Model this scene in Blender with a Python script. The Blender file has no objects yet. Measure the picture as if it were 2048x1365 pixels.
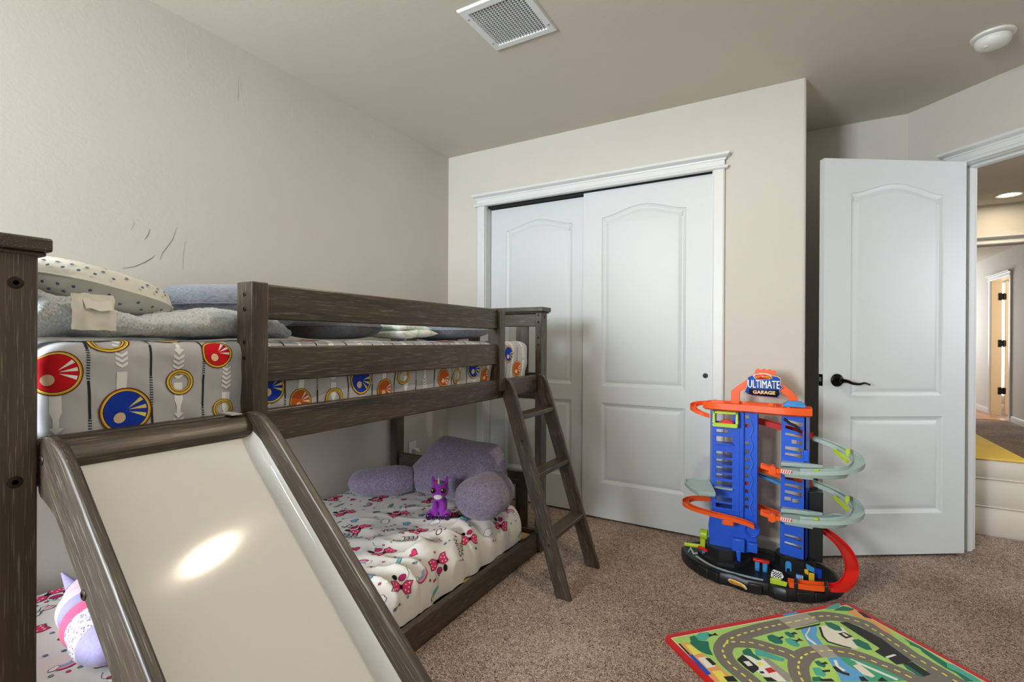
import bpy, bmesh, math, random
from mathutils import Vector, Matrix, noise
from mathutils.geometry import tessellate_polygon

# ------------------------------------------------------------------ camera, light, exposure
scene = bpy.context.scene
COL = scene.collection
cam_data = bpy.data.cameras.new('camera')
cam = bpy.data.objects.new('camera', cam_data)
COL.objects.link(cam)
cam_data.sensor_fit = 'HORIZONTAL'
cam_data.sensor_width = 36.0
cam_data.lens = 983.16 / 2048 * 36.0
cam_data.clip_start = 0.02
_yaw, _pit, _rol = 0.52353, -0.001567, 0.005023
_f = Vector((-math.sin(_yaw) * math.cos(_pit), math.cos(_yaw) * math.cos(_pit), math.sin(_pit)))
_r0 = Vector((math.cos(_yaw), math.sin(_yaw), 0))
_u0 = _r0.cross(_f)
_r = _r0 * math.cos(_rol) + _u0 * math.sin(_rol)
_u = -_r0 * math.sin(_rol) + _u0 * math.cos(_rol)
cam.matrix_world = Matrix(((_r.x, _u.x, -_f.x, 0.0), (_r.y, _u.y, -_f.y, 0.0), (_r.z, _u.z, -_f.z, 1.1113), (0, 0, 0, 1)))
scene.camera = cam

scene.view_settings.view_transform = 'Standard'
scene.view_settings.look = 'None'
scene.view_settings.gamma = 1.0
scene.view_settings.use_curve_mapping = False
scene.view_settings.exposure = -0.28

world = bpy.data.worlds.new('world')
scene.world = world
world.use_nodes = True
world.node_tree.nodes['Background'].inputs[0].default_value = (0.62, 0.78, 1.0, 1)
world.node_tree.nodes['Background'].inputs[1].default_value = 1.0

def area_light(name, loc, direction, sx, sy, power, color, spread=180):
    d = bpy.data.lights.new(name, 'AREA')
    d.shape = 'RECTANGLE'
    d.size = sx
    d.size_y = sy
    d.energy = power
    d.color = color
    d.spread = math.radians(spread)
    o = bpy.data.objects.new(name, d)
    COL.objects.link(o)
    o.location = loc
    o.rotation_euler = Vector(direction).to_track_quat('-Z', 'Z').to_euler()
    return o
# daylight through the bedroom window behind the camera
area_light('window_sky_light', (-1.53, -2.05, 1.55), (0, 1, -0.1), 0.80, 1.30, 135, (0.82, 0.93, 1.0))
area_light('window_ground_light', (-1.53, -2.06, 1.50), (0, 1, 0.7), 0.80, 1.20, 105, (0.92, 0.97, 1.0))
# daylight from a window at the far end of the hallway, and from the room behind the far door
area_light('hallway_daylight', (1.6, 12.2, 1.5), (0, -1, 0), 1.2, 1.4, 70, (0.9, 0.95, 1.0))
area_light('far_room_daylight', (3.9, 9.9, 1.5), (-1, 0, 0), 1.4, 1.6, 55, (1.0, 0.93, 0.82))
# daylight through the hallway side window just past the bedroom doorway
area_light('hallway_side_daylight', (2.86, 3.2, 1.5), (-1, 0.02, 0), 0.9, 1.2, 40, (0.93, 0.97, 1.0))

# ------------------------------------------------------------------ colour and material helpers
def lin(c):
    return tuple(((x / 12.92) if x <= 0.04045 else ((x + 0.055) / 1.055) ** 2.4) for x in c)
def hx(r, g, b):
    return lin((r / 255, g / 255, b / 255))
MATS = {}
def base_mat(name, col, rough=0.5, metal=0.0, spec=0.5, coat=0.0, sheen=0.0):
    m = bpy.data.materials.new(name)
    m.use_nodes = True
    b = m.node_tree.nodes['Principled BSDF']
    b.inputs['Base Color'].default_value = (*col, 1)
    b.inputs['Roughness'].default_value = rough
    b.inputs['Metallic'].default_value = metal
    b.inputs['Specular IOR Level'].default_value = spec
    b.inputs['Coat Weight'].default_value = coat
    b.inputs['Sheen Weight'].default_value = sheen
    MATS[name] = m
    return m
class N:
    def __init__(s, m):
        s.t = m.node_tree
        s.b = s.t.nodes['Principled BSDF']
    def new(s, k, **kw):
        n = s.t.nodes.new(k)
        for a, v in kw.items():
            setattr(n, a, v)
        return n
    def link(s, a, b):
        s.t.links.new(a, b)
    def coords(s, scale=(1, 1, 1), kind='Object'):
        tc = s.new('ShaderNodeTexCoord')
        mp = s.new('ShaderNodeMapping')
        mp.inputs['Scale'].default_value = scale
        s.link(tc.outputs[kind], mp.inputs['Vector'])
        return mp.outputs['Vector']
    def noise(s, vec, scale, detail=2, rough=0.5, dist=0.0):
        n = s.new('ShaderNodeTexNoise')
        n.inputs['Scale'].default_value = scale
        n.inputs['Detail'].default_value = detail
        n.inputs['Roughness'].default_value = rough
        n.inputs['Distortion'].default_value = dist
        s.link(vec, n.inputs['Vector'])
        return n.outputs['Fac']
    def ramp(s, fac, stops):
        r = s.new('ShaderNodeValToRGB')
        e = r.color_ramp.elements
        while len(e) < len(stops):
            e.new(0.5)
        for k, (p, c) in enumerate(stops):
            e[k].position = p
            e[k].color = (*c, 1)
        s.link(fac, r.inputs['Fac'])
        return r.outputs['Color']
    def bump(s, h, strength=0.3, dist=0.001):
        b = s.new('ShaderNodeBump')
        b.inputs['Strength'].default_value = strength
        b.inputs['Distance'].default_value = dist
        s.link(h, b.inputs['Height'])
        s.link(b.outputs['Normal'], s.b.inputs['Normal'])
    def color(s, c):
        s.link(c, s.b.inputs['Base Color'])

def speckle(name, col, amt=0.12, scale=60, rough=0.6, bump=0.0, bscale=300, bdist=0.001, **kw):
    m = base_mat(name, col, rough, **kw)
    n = N(m)
    v = n.coords()
    f = n.noise(v, scale, 3)
    lo = tuple(c * (1 - amt) for c in col)
    hi = tuple(min(1, c * (1 + amt)) for c in col)
    n.color(n.ramp(f, [(0.3, lo), (0.7, hi)]))
    if bump:
        n.bump(n.noise(v, bscale, 3), bump, bdist)
    return m

WALLC = hx(203, 198, 189)
def wall_mat(name, col):
    m = speckle(name, col, 0.015, 3, 0.75)
    n = N(m)
    v = n.coords()
    n.bump(n.noise(v, 45, 3, 0.55, 0.6), 0.25, 0.002)
    return m
wall_mat('wall_paint', WALLC)
wall_mat('ceiling_paint', hx(205, 197, 184))
speckle('trim_white', hx(215, 216, 216), 0.01, 5, 0.38)
# embossed white door skin
m = base_mat('door_white', hx(207, 211, 213), 0.42)
n = N(m)
v = n.coords((55, 55, 2.2))
n.bump(n.noise(v, 3.2, 4, 0.6, 1.4), 0.22, 0.0015)
base_mat('dark_gap', hx(22, 20, 18), 0.8)
base_mat('hinge_bronze', hx(28, 24, 21), 0.35, 0.6)
base_mat('lever_bronze', hx(16, 14, 13), 0.22, 0.7)
base_mat('steel', hx(150, 150, 150), 0.3, 0.9)
speckle('trim_warm_lit', hx(232, 208, 172), 0.01, 5, 0.45)  # white trim of the far doorway, warm lamplight put into its colour
speckle('plastic_white', hx(232, 231, 226), 0.01, 20, 0.4)
speckle('vent_white', hx(225, 226, 226), 0.01, 20, 0.45)
base_mat('duct_grey', hx(46, 50, 50), 0.6)

def wood(name, axis, dark, mid, light, rough=0.42, streak=0.7):
    m = base_mat(name, mid, rough, spec=0.7)
    n = N(m)
    tc = n.new('ShaderNodeTexCoord')
    oi = n.new('ShaderNodeObjectInfo')
    add = n.new('ShaderNodeVectorMath', operation='MULTIPLY_ADD')
    cx = n.new('ShaderNodeCombineXYZ')
    for i in range(3):
        n.link(oi.outputs['Random'], cx.inputs[i])
    add.inputs[1].default_value = (7, 5, 9)
    n.link(cx.outputs[0], add.inputs[0])
    n.link(tc.outputs['Object'], add.inputs[2])
    def mapped(s_long, s_cross):
        mp = n.new('ShaderNodeMapping')
        mp.inputs['Scale'].default_value = tuple(s_long if i == axis else s_cross for i in range(3))
        n.link(add.outputs[0], mp.inputs['Vector'])
        return mp.outputs['Vector']
    broad = n.noise(mapped(1.2, 22), 1.0, 3, 0.55, 0.5)
    fine = n.noise(mapped(11, 480), 1.0, 2, 0.6, 0.3)
    c1 = n.ramp(broad, [(0.3, dark), (0.7, mid)])
    st = n.ramp(fine, [(0.58, (0, 0, 0)), (0.72, (streak, streak, streak))])
    mx = n.new('ShaderNodeMix', data_type='RGBA')
    n.link(st, mx.inputs['Factor'])
    n.link(c1, mx.inputs['A'])
    mx.inputs['B'].default_value = (*light, 1)
    n.color(mx.outputs['Result'])
    n.bump(fine, 0.25, 0.0012)
    return m
WD, WM, WL = hx(38, 30, 22), hx(78, 64, 48), hx(156, 147, 132)
for i, a in enumerate('xyz'):
    wood('wood_' + a, i, WD, WM, WL)
    wood('pine_' + a, i, hx(190, 150, 100), hx(214, 178, 128), hx(225, 195, 150), 0.5, 0.3)
wood('floor_wood', 1, hx(150, 100, 55), hx(188, 134, 80), hx(205, 160, 105), 0.35, 0.4)
base_mat('bolt_dark', hx(46, 38, 32), 0.4, 0.5)
base_mat('bolt_hole', hx(10, 9, 8), 0.6)
speckle('chute_cream', hx(226, 225, 222), 0.01, 3, 0.075, spec=0.3)
base_mat('hook_white', hx(205, 208, 210), 0.35)

# twisted-pile carpet
m = base_mat('carpet', hx(130, 108, 94), 0.95, spec=0.1)
n = N(m)
v = n.coords()
f1 = n.noise(v, 112, 2, 0.55, 2.8)
f2 = n.noise(v, 2.2, 3, 0.5, 0.0)
f3 = n.noise(v, 34, 2, 0.5, 1.0)
mx = n.new('ShaderNodeMath', operation='MULTIPLY_ADD')
mx.inputs[1].default_value = 0.16
n.link(f2, mx.inputs[0])
n.link(f1, mx.inputs[2])
mx2 = n.new('ShaderNodeMath', operation='MULTIPLY_ADD')
mx2.inputs[1].default_value = 0.07
n.link(f3, mx2.inputs[0])
n.link(mx.outputs[0], mx2.inputs[2])
n.color(n.ramp(mx2.outputs[0], [(0.45, hx(54, 40, 33)), (0.53, hx(110, 89, 77)), (0.61, hx(164, 139, 124)), (0.74, hx(226, 206, 190))]))
n.bump(f1, 0.8, 0.008)

# ------------------------------------------------------------------ mesh builder
class MB:
    def __init__(s):
        s.v = []
        s.f = []
        s.m = []
    def add(s, vs, fs, mi=0):
        o = len(s.v)
        s.v.extend([tuple(q) for q in vs])
        for q in fs:
            s.f.append(tuple(i + o for i in q))
            s.m.append(mi)
        return s
    def box(s, x0, x1, y0, y1, z0, z1, mi=0, M=None):
        vs = [Vector((x, y, z)) for z in (z0, z1) for y in (y0, y1) for x in (x0, x1)]
        if M is not None:
            vs = [M @ q for q in vs]
        return s.add(vs, [(0, 2, 3, 1), (4, 5, 7, 6), (0, 1, 5, 4), (2, 6, 7, 3), (0, 4, 6, 2), (1, 3, 7, 5)], mi)
    def prism(s, pts, fn, a, b, mi=0, holes=()):
        # pts: 2D outline; fn(p, q, t) -> 3D; extruded between t=a and t=b
        loops = [list(pts)] + [list(h) for h in holes]
        flat = [p for l in loops for p in l]
        tris = tessellate_polygon([[Vector((p[0], p[1], 0)) for p in l] for l in loops])
        k = len(flat)
        vs = [fn(p[0], p[1], a) for p in flat] + [fn(p[0], p[1], b) for p in flat]
        fs = []
        if len(loops) == 1:
            fs.append(tuple(range(k)))
            fs.append(tuple(range(2 * k - 1, k - 1, -1)))
        else:
            fs += [tuple(t) for t in tris] + [tuple(i + k for i in reversed(t)) for t in tris]
        o = 0
        for l in loops:
            L = len(l)
            for i in range(L):
                j = (i + 1) % L
                fs.append((o + i, o + j, o + j + k, o + i + k))
            o += L
        return s.add(vs, fs, mi)
    def loft(s, rings, mi=0, cap=True, closed=True):
        k = len(rings[0])
        vs = [p for r in rings for p in r]
        fs = []
        for i in range(len(rings) - 1):
            for j in range(k if closed else k - 1):
                jj = (j + 1) % k
                fs.append((i * k + j, i * k + jj, (i + 1) * k + jj, (i + 1) * k + j))
        if cap:
            fs.append(tuple(range(k - 1, -1, -1)))
            fs.append(tuple((len(rings) - 1) * k + j for j in range(k)))
        return s.add(vs, fs, mi)
    def cyl(s, p0, p1, r0, r1=None, n=20, mi=0):
        p0, p1 = Vector(p0), Vector(p1)
        r1 = r0 if r1 is None else r1
        d = (p1 - p0).normalized()
        a = d.orthogonal().normalized()
        b = d.cross(a)
        rings = []
        for p, r in ((p0, r0), (p1, r1)):
            rings.append([p + a * (r * math.cos(2 * math.pi * i / n)) + b * (r * math.sin(2 * math.pi * i / n)) for i in range(n)])
        return s.loft(rings, mi)
    def lathe(s, c, axis, prof, n=32, mi=0):
        # prof: (radius, height along axis)
        c, d = Vector(c), Vector(axis).normalized()
        a = d.orthogonal().normalized()
        b = d.cross(a)
        rings = [[c + d * h + a * (r * math.cos(2 * math.pi * i / n)) + b * (r * math.sin(2 * math.pi * i / n)) for i in range(n)] for r, h in prof]
        return s.loft(rings, mi)
    def tube(s, path, r, n=10, mi=0):
        P = [Vector(p) for p in path]
        rings = []
        for i, p in enumerate(P):
            t = (P[min(i + 1, len(P) - 1)] - P[max(i - 1, 0)]).normalized()
            a = t.cross(Vector((0.13, 0.21, 1))).normalized()
            b = t.cross(a)
            rr = r[i] if isinstance(r, (list, tuple)) else r
            rings.append([p + a * (rr * math.cos(2 * math.pi * k / n)) + b * (rr * math.sin(2 * math.pi * k / n)) for k in range(n)])
        return s.loft(rings, mi)
    def sweep(s, path, prof, mi=0):
        # prof: closed (side, up) outline swept with up = z
        P = [Vector(p) for p in path]
        rings = []
        for i, p in enumerate(P):
            t = P[min(i + 1, len(P) - 1)] - P[max(i - 1, 0)]
            t.z = 0
            t.normalize()
            sd = Vector((t.y, -t.x, 0))
            rings.append([p + sd * a + Vector((0, 0, b)) for a, b in prof])
        return s.loft(rings, mi)
    def ell(s, c, r, M=None, nu=28, nv=16, mi=0, e=1.0):
        c = Vector(c)
        vs = []
        sp = lambda q: math.copysign(abs(q) ** e, q)
        for j in range(nv + 1):
            th = math.pi * j / nv - math.pi / 2
            for i in range(nu):
                ph = 2 * math.pi * i / nu
                q = Vector((r[0] * sp(math.cos(th)) * sp(math.cos(ph)), r[1] * sp(math.cos(th)) * sp(math.sin(ph)), r[2] * sp(math.sin(th))))
                if M is not None:
                    q = M @ q
                vs.append(c + q)
        fs = []
        for j in range(nv):
            for i in range(nu):
                k = (i + 1) % nu
                fs.append((j * nu + i, j * nu + k, (j + 1) * nu + k, (j + 1) * nu + i))
        return s.add(vs, fs, mi)
    def tris2d(s, verts2, faces, fn, mi=0):
        return s.add([fn(p[0], p[1]) for p in verts2], faces, mi)
    def build(s, name, mats, parent=None, bevel=0.0, sharp=35, seg=2, loc=None, rot=None):
        me = bpy.data.meshes.new(name)
        me.from_pydata(s.v, [], s.f)
        for q in (mats if isinstance(mats, (list, tuple)) else [mats]):
            me.materials.append(MATS[q])
        me.polygons.foreach_set('material_index', s.m)
        me.polygons.foreach_set('use_smooth', [True] * len(s.f))
        bm = bmesh.new()
        bm.from_mesh(me)
        bmesh.ops.remove_doubles(bm, verts=bm.verts, dist=1e-6)
        bmesh.ops.dissolve_degenerate(bm, dist=1e-7, edges=bm.edges)
        bmesh.ops.recalc_face_normals(bm, faces=bm.faces)
        bm.to_mesh(me)
        bm.free()
        me.set_sharp_from_angle(angle=math.radians(sharp))
        o = bpy.data.objects.new(name, me)
        COL.objects.link(o)
        base = Vector(loc) if loc is not None else Vector((0, 0, 0))
        if rot is not None:
            o.rotation_euler = rot
        if parent is not None:
            o.parent = parent
            q = parent
            while q is not None:
                base = base - q.location
                q = q.parent
        o.location = base
        if bevel:
            b = o.modifiers.new('bevel', 'BEVEL')
            b.width = bevel
            b.segments = seg
            b.limit_method = 'ANGLE'
            b.angle_limit = math.radians(40)
            b.harden_normals = False
        return o

def thing(name, label, cat, loc=(0, 0, 0), group=None):
    o = bpy.data.objects.new(name, None)
    COL.objects.link(o)
    o.location = loc
    o.empty_display_size = 0.05
    o['label'] = label
    o['category'] = cat
    if group:
        o['group'] = group
    bpy.context.view_layer.update()
    return o
def tag(o, label, cat, group=None):
    o['label'] = label
    o['category'] = cat
    if group:
        o['group'] = group
    return o
def struct(o, label, cat):
    o['kind'] = 'structure'
    o['label'] = label
    o['category'] = cat
    return o
def text2d(txt, size, bold=0.0, align='CENTER', shear=0.0):
    c = bpy.data.curves.new('t', 'FONT')
    c.body = txt
    c.size = size
    c.align_x = align
    c.align_y = 'CENTER'
    c.offset = bold
    c.shear = shear
    c.resolution_u = 3
    o = bpy.data.objects.new('t', c)
    COL.objects.link(o)
    me = o.to_mesh()
    vs = [(q.co.x, q.co.y) for q in me.vertices]
    fs = [tuple(p.vertices) for p in me.polygons]
    o.to_mesh_clear()
    bpy.data.objects.remove(o)
    bpy.data.curves.remove(c)
    return vs, fs
def smooth_path(P, k=6):
    P = [Vector(p) for p in P]
    out = []
    for i in range(len(P) - 1):
        p0, p1, p2, p3 = P[max(i - 1, 0)], P[i], P[i + 1], P[min(i + 2, len(P) - 1)]
        for j in range(k):
            t = j / k
            out.append(0.5 * ((2 * p1) + (p2 - p0) * t + (2 * p0 - 5 * p1 + 4 * p2 - p3) * t * t + (3 * p1 - p0 - 3 * p2 + p3) * t ** 3))
    out.append(P[-1])
    return out
def offset_poly(pts, d):
    # inward offset of a counter-clockwise outline with mitred corners
    k = len(pts)
    out = []
    for i in range(k):
        a, b, c = Vector(pts[i - 1]), Vector(pts[i]), Vector(pts[(i + 1) % k])
        e1, e2 = (b - a).normalized(), (c - b).normalized()
        n1, n2 = Vector((-e1.y, e1.x)), Vector((-e2.y, e2.x))
        mm = n1 + n2
        mm = mm / max(0.25, mm.length_squared) * 2
        out.append((b.x + mm.x * d, b.y + mm.y * d))
    return out
# ------------------------------------------------------------------ room shell
CE = 2.4485
XL, YB, XC, YR = -2.217, 2.896, 0.041, 3.6456
YW, XR = -1.90, 1.55          # window wall behind the camera, right-hand wall
R2 = math.sqrt(0.5)
def dg(s, t, z=0.0):           # diagonal wall: s along it, t through it
    return Vector((0.5635 + R2 * (s + t), YR + R2 * (t - s), z))
XYZ = lambda x, z, t: (x, t, z)
XYv = lambda x, y, t: (x, y, t)

b = MB()
b.box(-2.6, 4.6, -2.1, 12.6, -0.1, 0.0)
struct(b.build('floor', 'carpet'), 'brown and beige speckled twisted-pile carpet of the bedroom', 'carpet')
b = MB()
b.box(1.0, 2.61, 9.55, 12.3, 0.0, 0.006)
struct(b.build('floor_hall', 'floor_wood'), 'strip of orange wood floor past the hallway carpet', 'floor')
b = MB()
b.box(-2.6, 4.6, -2.1, 12.6, CE, CE + 0.1)
struct(b.build('ceiling', 'ceiling_paint'), 'plain greige painted ceiling', 'ceiling')

# left wall with its scuffs and scratches
base_mat('scuff_dark', hx(128, 122, 116), 0.8)
base_mat('scuff_light', hx(226, 222, 214), 0.8)
b = MB()
b.box(XL - 0.12, XL, YW - 0.12, YR + 0.12, 0, CE)
def scuff(pts, w, mi):
    P = [Vector((y, z)) for y, z in pts]
    vs, fs = [], []
    for i, p in enumerate(P):
        t = (P[min(i + 1, len(P) - 1)] - P[max(i - 1, 0)]).normalized()
        k = w * (0.25 + 0.75 * math.sin(math.pi * (i + 0.5) / len(P)))
        q = Vector((-t.y, t.x)) * k
        vs += [(XL + 0.0006, p.x + q.x, p.y + q.y), (XL + 0.0006, p.x - q.x, p.y - q.y)]
    for i in range(len(P) - 1):
        fs.append((2 * i, 2 * i + 1, 2 * i + 3, 2 * i + 2))
    b.add(vs, fs, mi)
scuff([(0.877, 1.377), (0.915, 1.388), (0.952, 1.411), (0.975, 1.43), (0.985, 1.443)], 0.0016, 1)
scuff([(1.005, 1.43), (1.012, 1.455), (1.05, 1.517), (1.065, 1.571)], 0.001, 1)
scuff([(0.95, 1.50), (0.962, 1.52), (0.968, 1.545)], 0.0012, 1)
scuff([(0.905, 1.53), (0.915, 1.555), (0.91, 1.57)], 0.0007, 1)
scuff([(1.09, 1.40), (1.092, 1.47), (1.1, 1.52)], 0.0006, 1)
scuff([(1.325, 2.311), (1.328, 2.26), (1.337, 2.215), (1.35, 2.17)], 0.0014, 2)
scuff([(1.322, 2.31), (1.322, 2.24), (1.32, 2.2)], 0.0006, 1)
scuff([(1.10, 2.36), (1.097, 2.31), (1.10, 2.28)], 0.0009, 2)
scuff([(1.593, 2.30), (1.60, 2.26), (1.597, 2.235)], 0.001, 2)
scuff([(2.173, 2.44), (2.165, 2.38), (2.15, 2.325)], 0.002, 2)
struct(b.build('wall_left', ['wall_paint', 'scuff_dark', 'scuff_light']), 'greige wall along the bunk bed, scratched and scuffed', 'wall')

# closet wall with the rounded outside corner and the return into the door recess
OX0, OX1, OZ = -1.887, -0.402, 2.062
b = MB()
b.box(XL, OX0 - 0.018, YB, YB + 0.12, 0, CE)
b.box(OX0 - 0.018, OX1 + 0.018, YB, YB + 0.12, OZ + 0.018, CE)
rr = 0.016
arc = [(XC - rr + rr * math.cos(a), YB + rr + rr * math.sin(a)) for a in [-math.pi / 2 + math.pi / 2 * i / 8 for i in range(9)]]
foot = [(OX1 + 0.018, YB)] + arc + [(XC, YR), (XC - 0.11, YR), (XC - 0.11, YB + 0.12), (OX1 + 0.018, YB + 0.12)]
b.prism(foot, XYv, 0, CE)
struct(b.build('wall_back', 'wall_paint'), 'greige closet wall with a rounded outside corner', 'wall')
b = MB()
b.box(XL, 0.62, YR, YR + 0.11, 0, CE)
struct(b.build('wall_recess', 'wall_paint'), 'short greige wall in the recess behind the open door', 'wall')
# diagonal wall with the bedroom doorway
S0, S1, DZ = 0.275, 1.05, 2.05
b = MB()
b.prism([(-0.02, 0), (S0 - 0.018, 0), (S0 - 0.018, DZ + 0.018), (S1 + 0.018, DZ + 0.018), (S1 + 0.018, 0), (1.40, 0), (1.40, CE), (-0.02, CE)],
        lambda s, z, t: dg(s, t, z), 0, 0.115)
struct(b.build('wall_diagonal', 'wall_paint'), 'angled greige wall holding the bedroom doorway', 'wall')
b = MB()
b.box(XR, XR + 0.12, YW - 0.12, 2.70, 0, CE)
struct(b.build('wall_right', 'wall_paint'), 'right-hand bedroom wall beside the camera', 'wall')
# window wall behind the camera
WX0, WX1, WZ0, WZ1 = -1.95, -1.12, 0.90, 2.12
b = MB()
b.box(XL, WX0, YW - 0.12, YW, 0, CE)
b.box(WX1, XR, YW - 0.12, YW, 0, CE)
b.box(WX0, WX1, YW - 0.12, YW, 0, WZ0)
b.box(WX0, WX1, YW - 0.12, YW, WZ1, CE)
struct(b.build('wall_front', 'wall_paint'), 'bedroom window wall behind the camera', 'wall')
w = MB()
for x0, x1, z0, z1 in ((WX0, WX0 + 0.03, WZ0, WZ1), (WX1 - 0.03, WX1, WZ0, WZ1), (WX0, WX1, WZ0, WZ0 + 0.03), (WX0, WX1, WZ1 - 0.03, WZ1)):
    w.box(x0, x1, YW - 0.08, YW - 0.03, z0, z1)
struct(w.build('window_1', 'trim_white'), 'white framed bedroom window behind the camera', 'window')
# hallway shell
b = MB()
b.box(0.38, 0.50, YR + 0.11, 6.45, 0, CE)
struct(b.build('wall_hall_left', 'wall_paint'), 'left wall of the hallway', 'wall')
b = MB()
b.box(XR, 2.74, 2.58, 2.70, 0, CE)
struct(b.build('wall_hall_near', 'wall_paint'), 'near end wall of the hallway', 'wall')
HX0, HX1, HZ = 0.95, 2.45, 2.06
b = MB()
b.box(0.38, HX0, 6.45, 6.57, 0, CE)
b.box(HX1, 2.62, 6.45, 6.57, 0, CE)
b.box(HX0, HX1, 6.45, 6.57, HZ, CE)
struct(b.build('wall_hall_cross', 'wall_paint'), 'cross wall with a cased opening down the hallway', 'wall')
FY0, FY1, FZ = 9.52, 10.30, 2.06
b = MB()
b.box(2.62, 2.74, 2.70, 2.75, 0, CE)
b.box(2.62, 2.74, 2.75, 3.65, 0, 0.9)
b.box(2.62, 2.74, 2.75, 3.65, 2.1, CE)
b.box(2.62, 2.74, 3.65, FY0 - 0.018, 0, CE)
b.box(2.62, 2.74, FY1 + 0.018, 12.3, 0, CE)
b.box(2.62, 2.74, FY0 - 0.018, FY1 + 0.018, FZ + 0.018, CE)
struct(b.build('wall_hall_right', 'wall_paint'), 'grey far hallway wall around a narrow doorway', 'wall')
b = MB()
b.box(0.38, 0.50, 6.57, 12.3, 0, CE)
b.box(0.38, 4.6, 12.3, 12.42, 0, CE)
b.box(4.48, 4.6, 8.6, 12.3, 0, CE)
b.box(2.74, 4.48, 8.48, 8.6, 0, CE)
struct(b.build('wall_hall_far', 'wall_paint'), 'outer walls at the far end of the hallway', 'wall')
# sunlit window of the room beyond the far door
sk = base_mat('sky_pane', (1, 1, 1), 0.5)
sk.node_tree.nodes['Principled BSDF'].inputs['Emission Color'].default_value = (0.93, 0.97, 1, 1)
sk.node_tree.nodes['Principled BSDF'].inputs['Emission Strength'].default_value = 3.0
b = MB()
b.box(2.80, 3.9, 12.285, 12.299, 0.15, 2.2)
o = struct(b.build('window_2', 'sky_pane'), 'bright daylit window glimpsed through the far door gap', 'window')

# ------------------------------------------------------------------ trims
PROF = [(0.000, 0.030, 0.014), (0.006, 0.034, 0.018), (0.013, 0.034, 0.018), (0.018, 0.028, 0.012), (0.019, 0.022, 0.0), (0.046, 0.022, 0.0),
        (0.049, 0.026, 0.006), (0.056, 0.028, 0.008), (0.058, 0.034, 0.012), (0.066, 0.050, 0.022), (0.069, 0.052, 0.026), (0.080, 0.052, 0.026)]
def header(bm_, a0, a1, z0, fn):
    rings = []
    for h, d, e in PROF:
        rings.append([fn(a0 - e, z0 + h, 0), fn(a1 + e, z0 + h, 0), fn(a1 + e, z0 + h, -d), fn(a0 - e, z0 + h, -d)])
    bm_.loft(rings)
def casing_set(name, label, a0, a1, z, fn, w=0.06, parent_cat='trim'):
    m_ = MB()
    P = lambda q, zz, t: fn(q, zz, t)
    for q0, q1 in ((a0 - w - 0.004, a0 - 0.004), (a1 + 0.004, a1 + w + 0.004)):
        prof = [(q0, 0), (q0, -0.016), (q0 + 0.008, -0.02), (q1 - 0.008, -0.02), (q1, -0.016), (q1, 0)]
        m_.loft([[fn(q, 0.0, t) for q, t in prof], [fn(q, z + 0.002, t) for q, t in prof]])
    header(m_, a0 - w - 0.004, a1 + w + 0.004, z, fn)
    return struct(m_.build(name, 'trim_white', sharp=25), label, 'door trim')
f_closet = lambda q, z, t: Vector((q, YB + t, z))
f_diag = lambda q, z, t: dg(q, t, z)
casing_set('trim_1', 'white casing and crown-moulded header around the closet opening', OX0, OX1, 2.048, f_closet)
casing_set('trim_2', 'white casing and header over the bedroom doorway', S0, S1, 2.052, f_diag)
casing_set('trim_3', 'white casing around the far hallway opening', HX0, HX1, HZ, lambda q, z, t: Vector((q, 6.45 + t, z)), 0.07)
casing_set('trim_4', 'white casing around the narrow far doorway', -FY1, -FY0, FZ, lambda q, z, t: Vector((2.62 + t, -q, z)), 0.06)
# jambs
b = MB()
b.box(OX0 - 0.018, OX0, YB, YB + 0.12, 0, OZ)
b.box(OX1, OX1 + 0.018, YB, YB + 0.12, 0, OZ)
b.box(OX0 - 0.018, OX1 + 0.018, YB, YB + 0.12, OZ, OZ + 0.018)
struct(b.build('trim_5', 'trim_white'), 'white jamb lining the closet opening', 'door trim')
b = MB()
b.box(OX0, OX1, YB + 0.028, YB + 0.118, OZ - 0.022, OZ)
struct(b.build('trim_6', 'dark_gap'), 'dark sliding track above the closet doors', 'door track')
b = MB()
def dbox(s0, s1, t0, t1, z0, z1, bb):
    bb.loft([[dg(s0, t0, z), dg(s1, t0, z), dg(s1, t1, z), dg(s0, t1, z)] for z in (z0, z1)])
dbox(S0 - 0.018, S0, 0, 0.115, 0, DZ, b)
dbox(S1, S1 + 0.018, 0, 0.115, 0, DZ, b)
dbox(S0 - 0.018, S1 + 0.018, 0, 0.115, DZ, DZ + 0.018, b)
dbox(S0, S0 + 0.011, 0.042, 0.080, 0, DZ, b)
dbox(S1 - 0.011, S1, 0.042, 0.080, 0, DZ, b)
dbox(S0, S1, 0.042, 0.080, DZ - 0.011, DZ, b)
struct(b.build('trim_7', 'trim_white'), 'white jamb and stop of the bedroom doorway', 'door trim')
b = MB()
b.box(2.62, 2.74, FY1, FY1 + 0.018, 0, FZ)
b.box(2.62, 2.74, FY0 - 0.018, FY0, 0, FZ)
b.box(2.62, 2.74, FY0, FY1, FZ, FZ + 0.018)
struct(b.build('trim_8', 'trim_warm_lit'), 'white jamb of the narrow far doorway', 'door trim')
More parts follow.
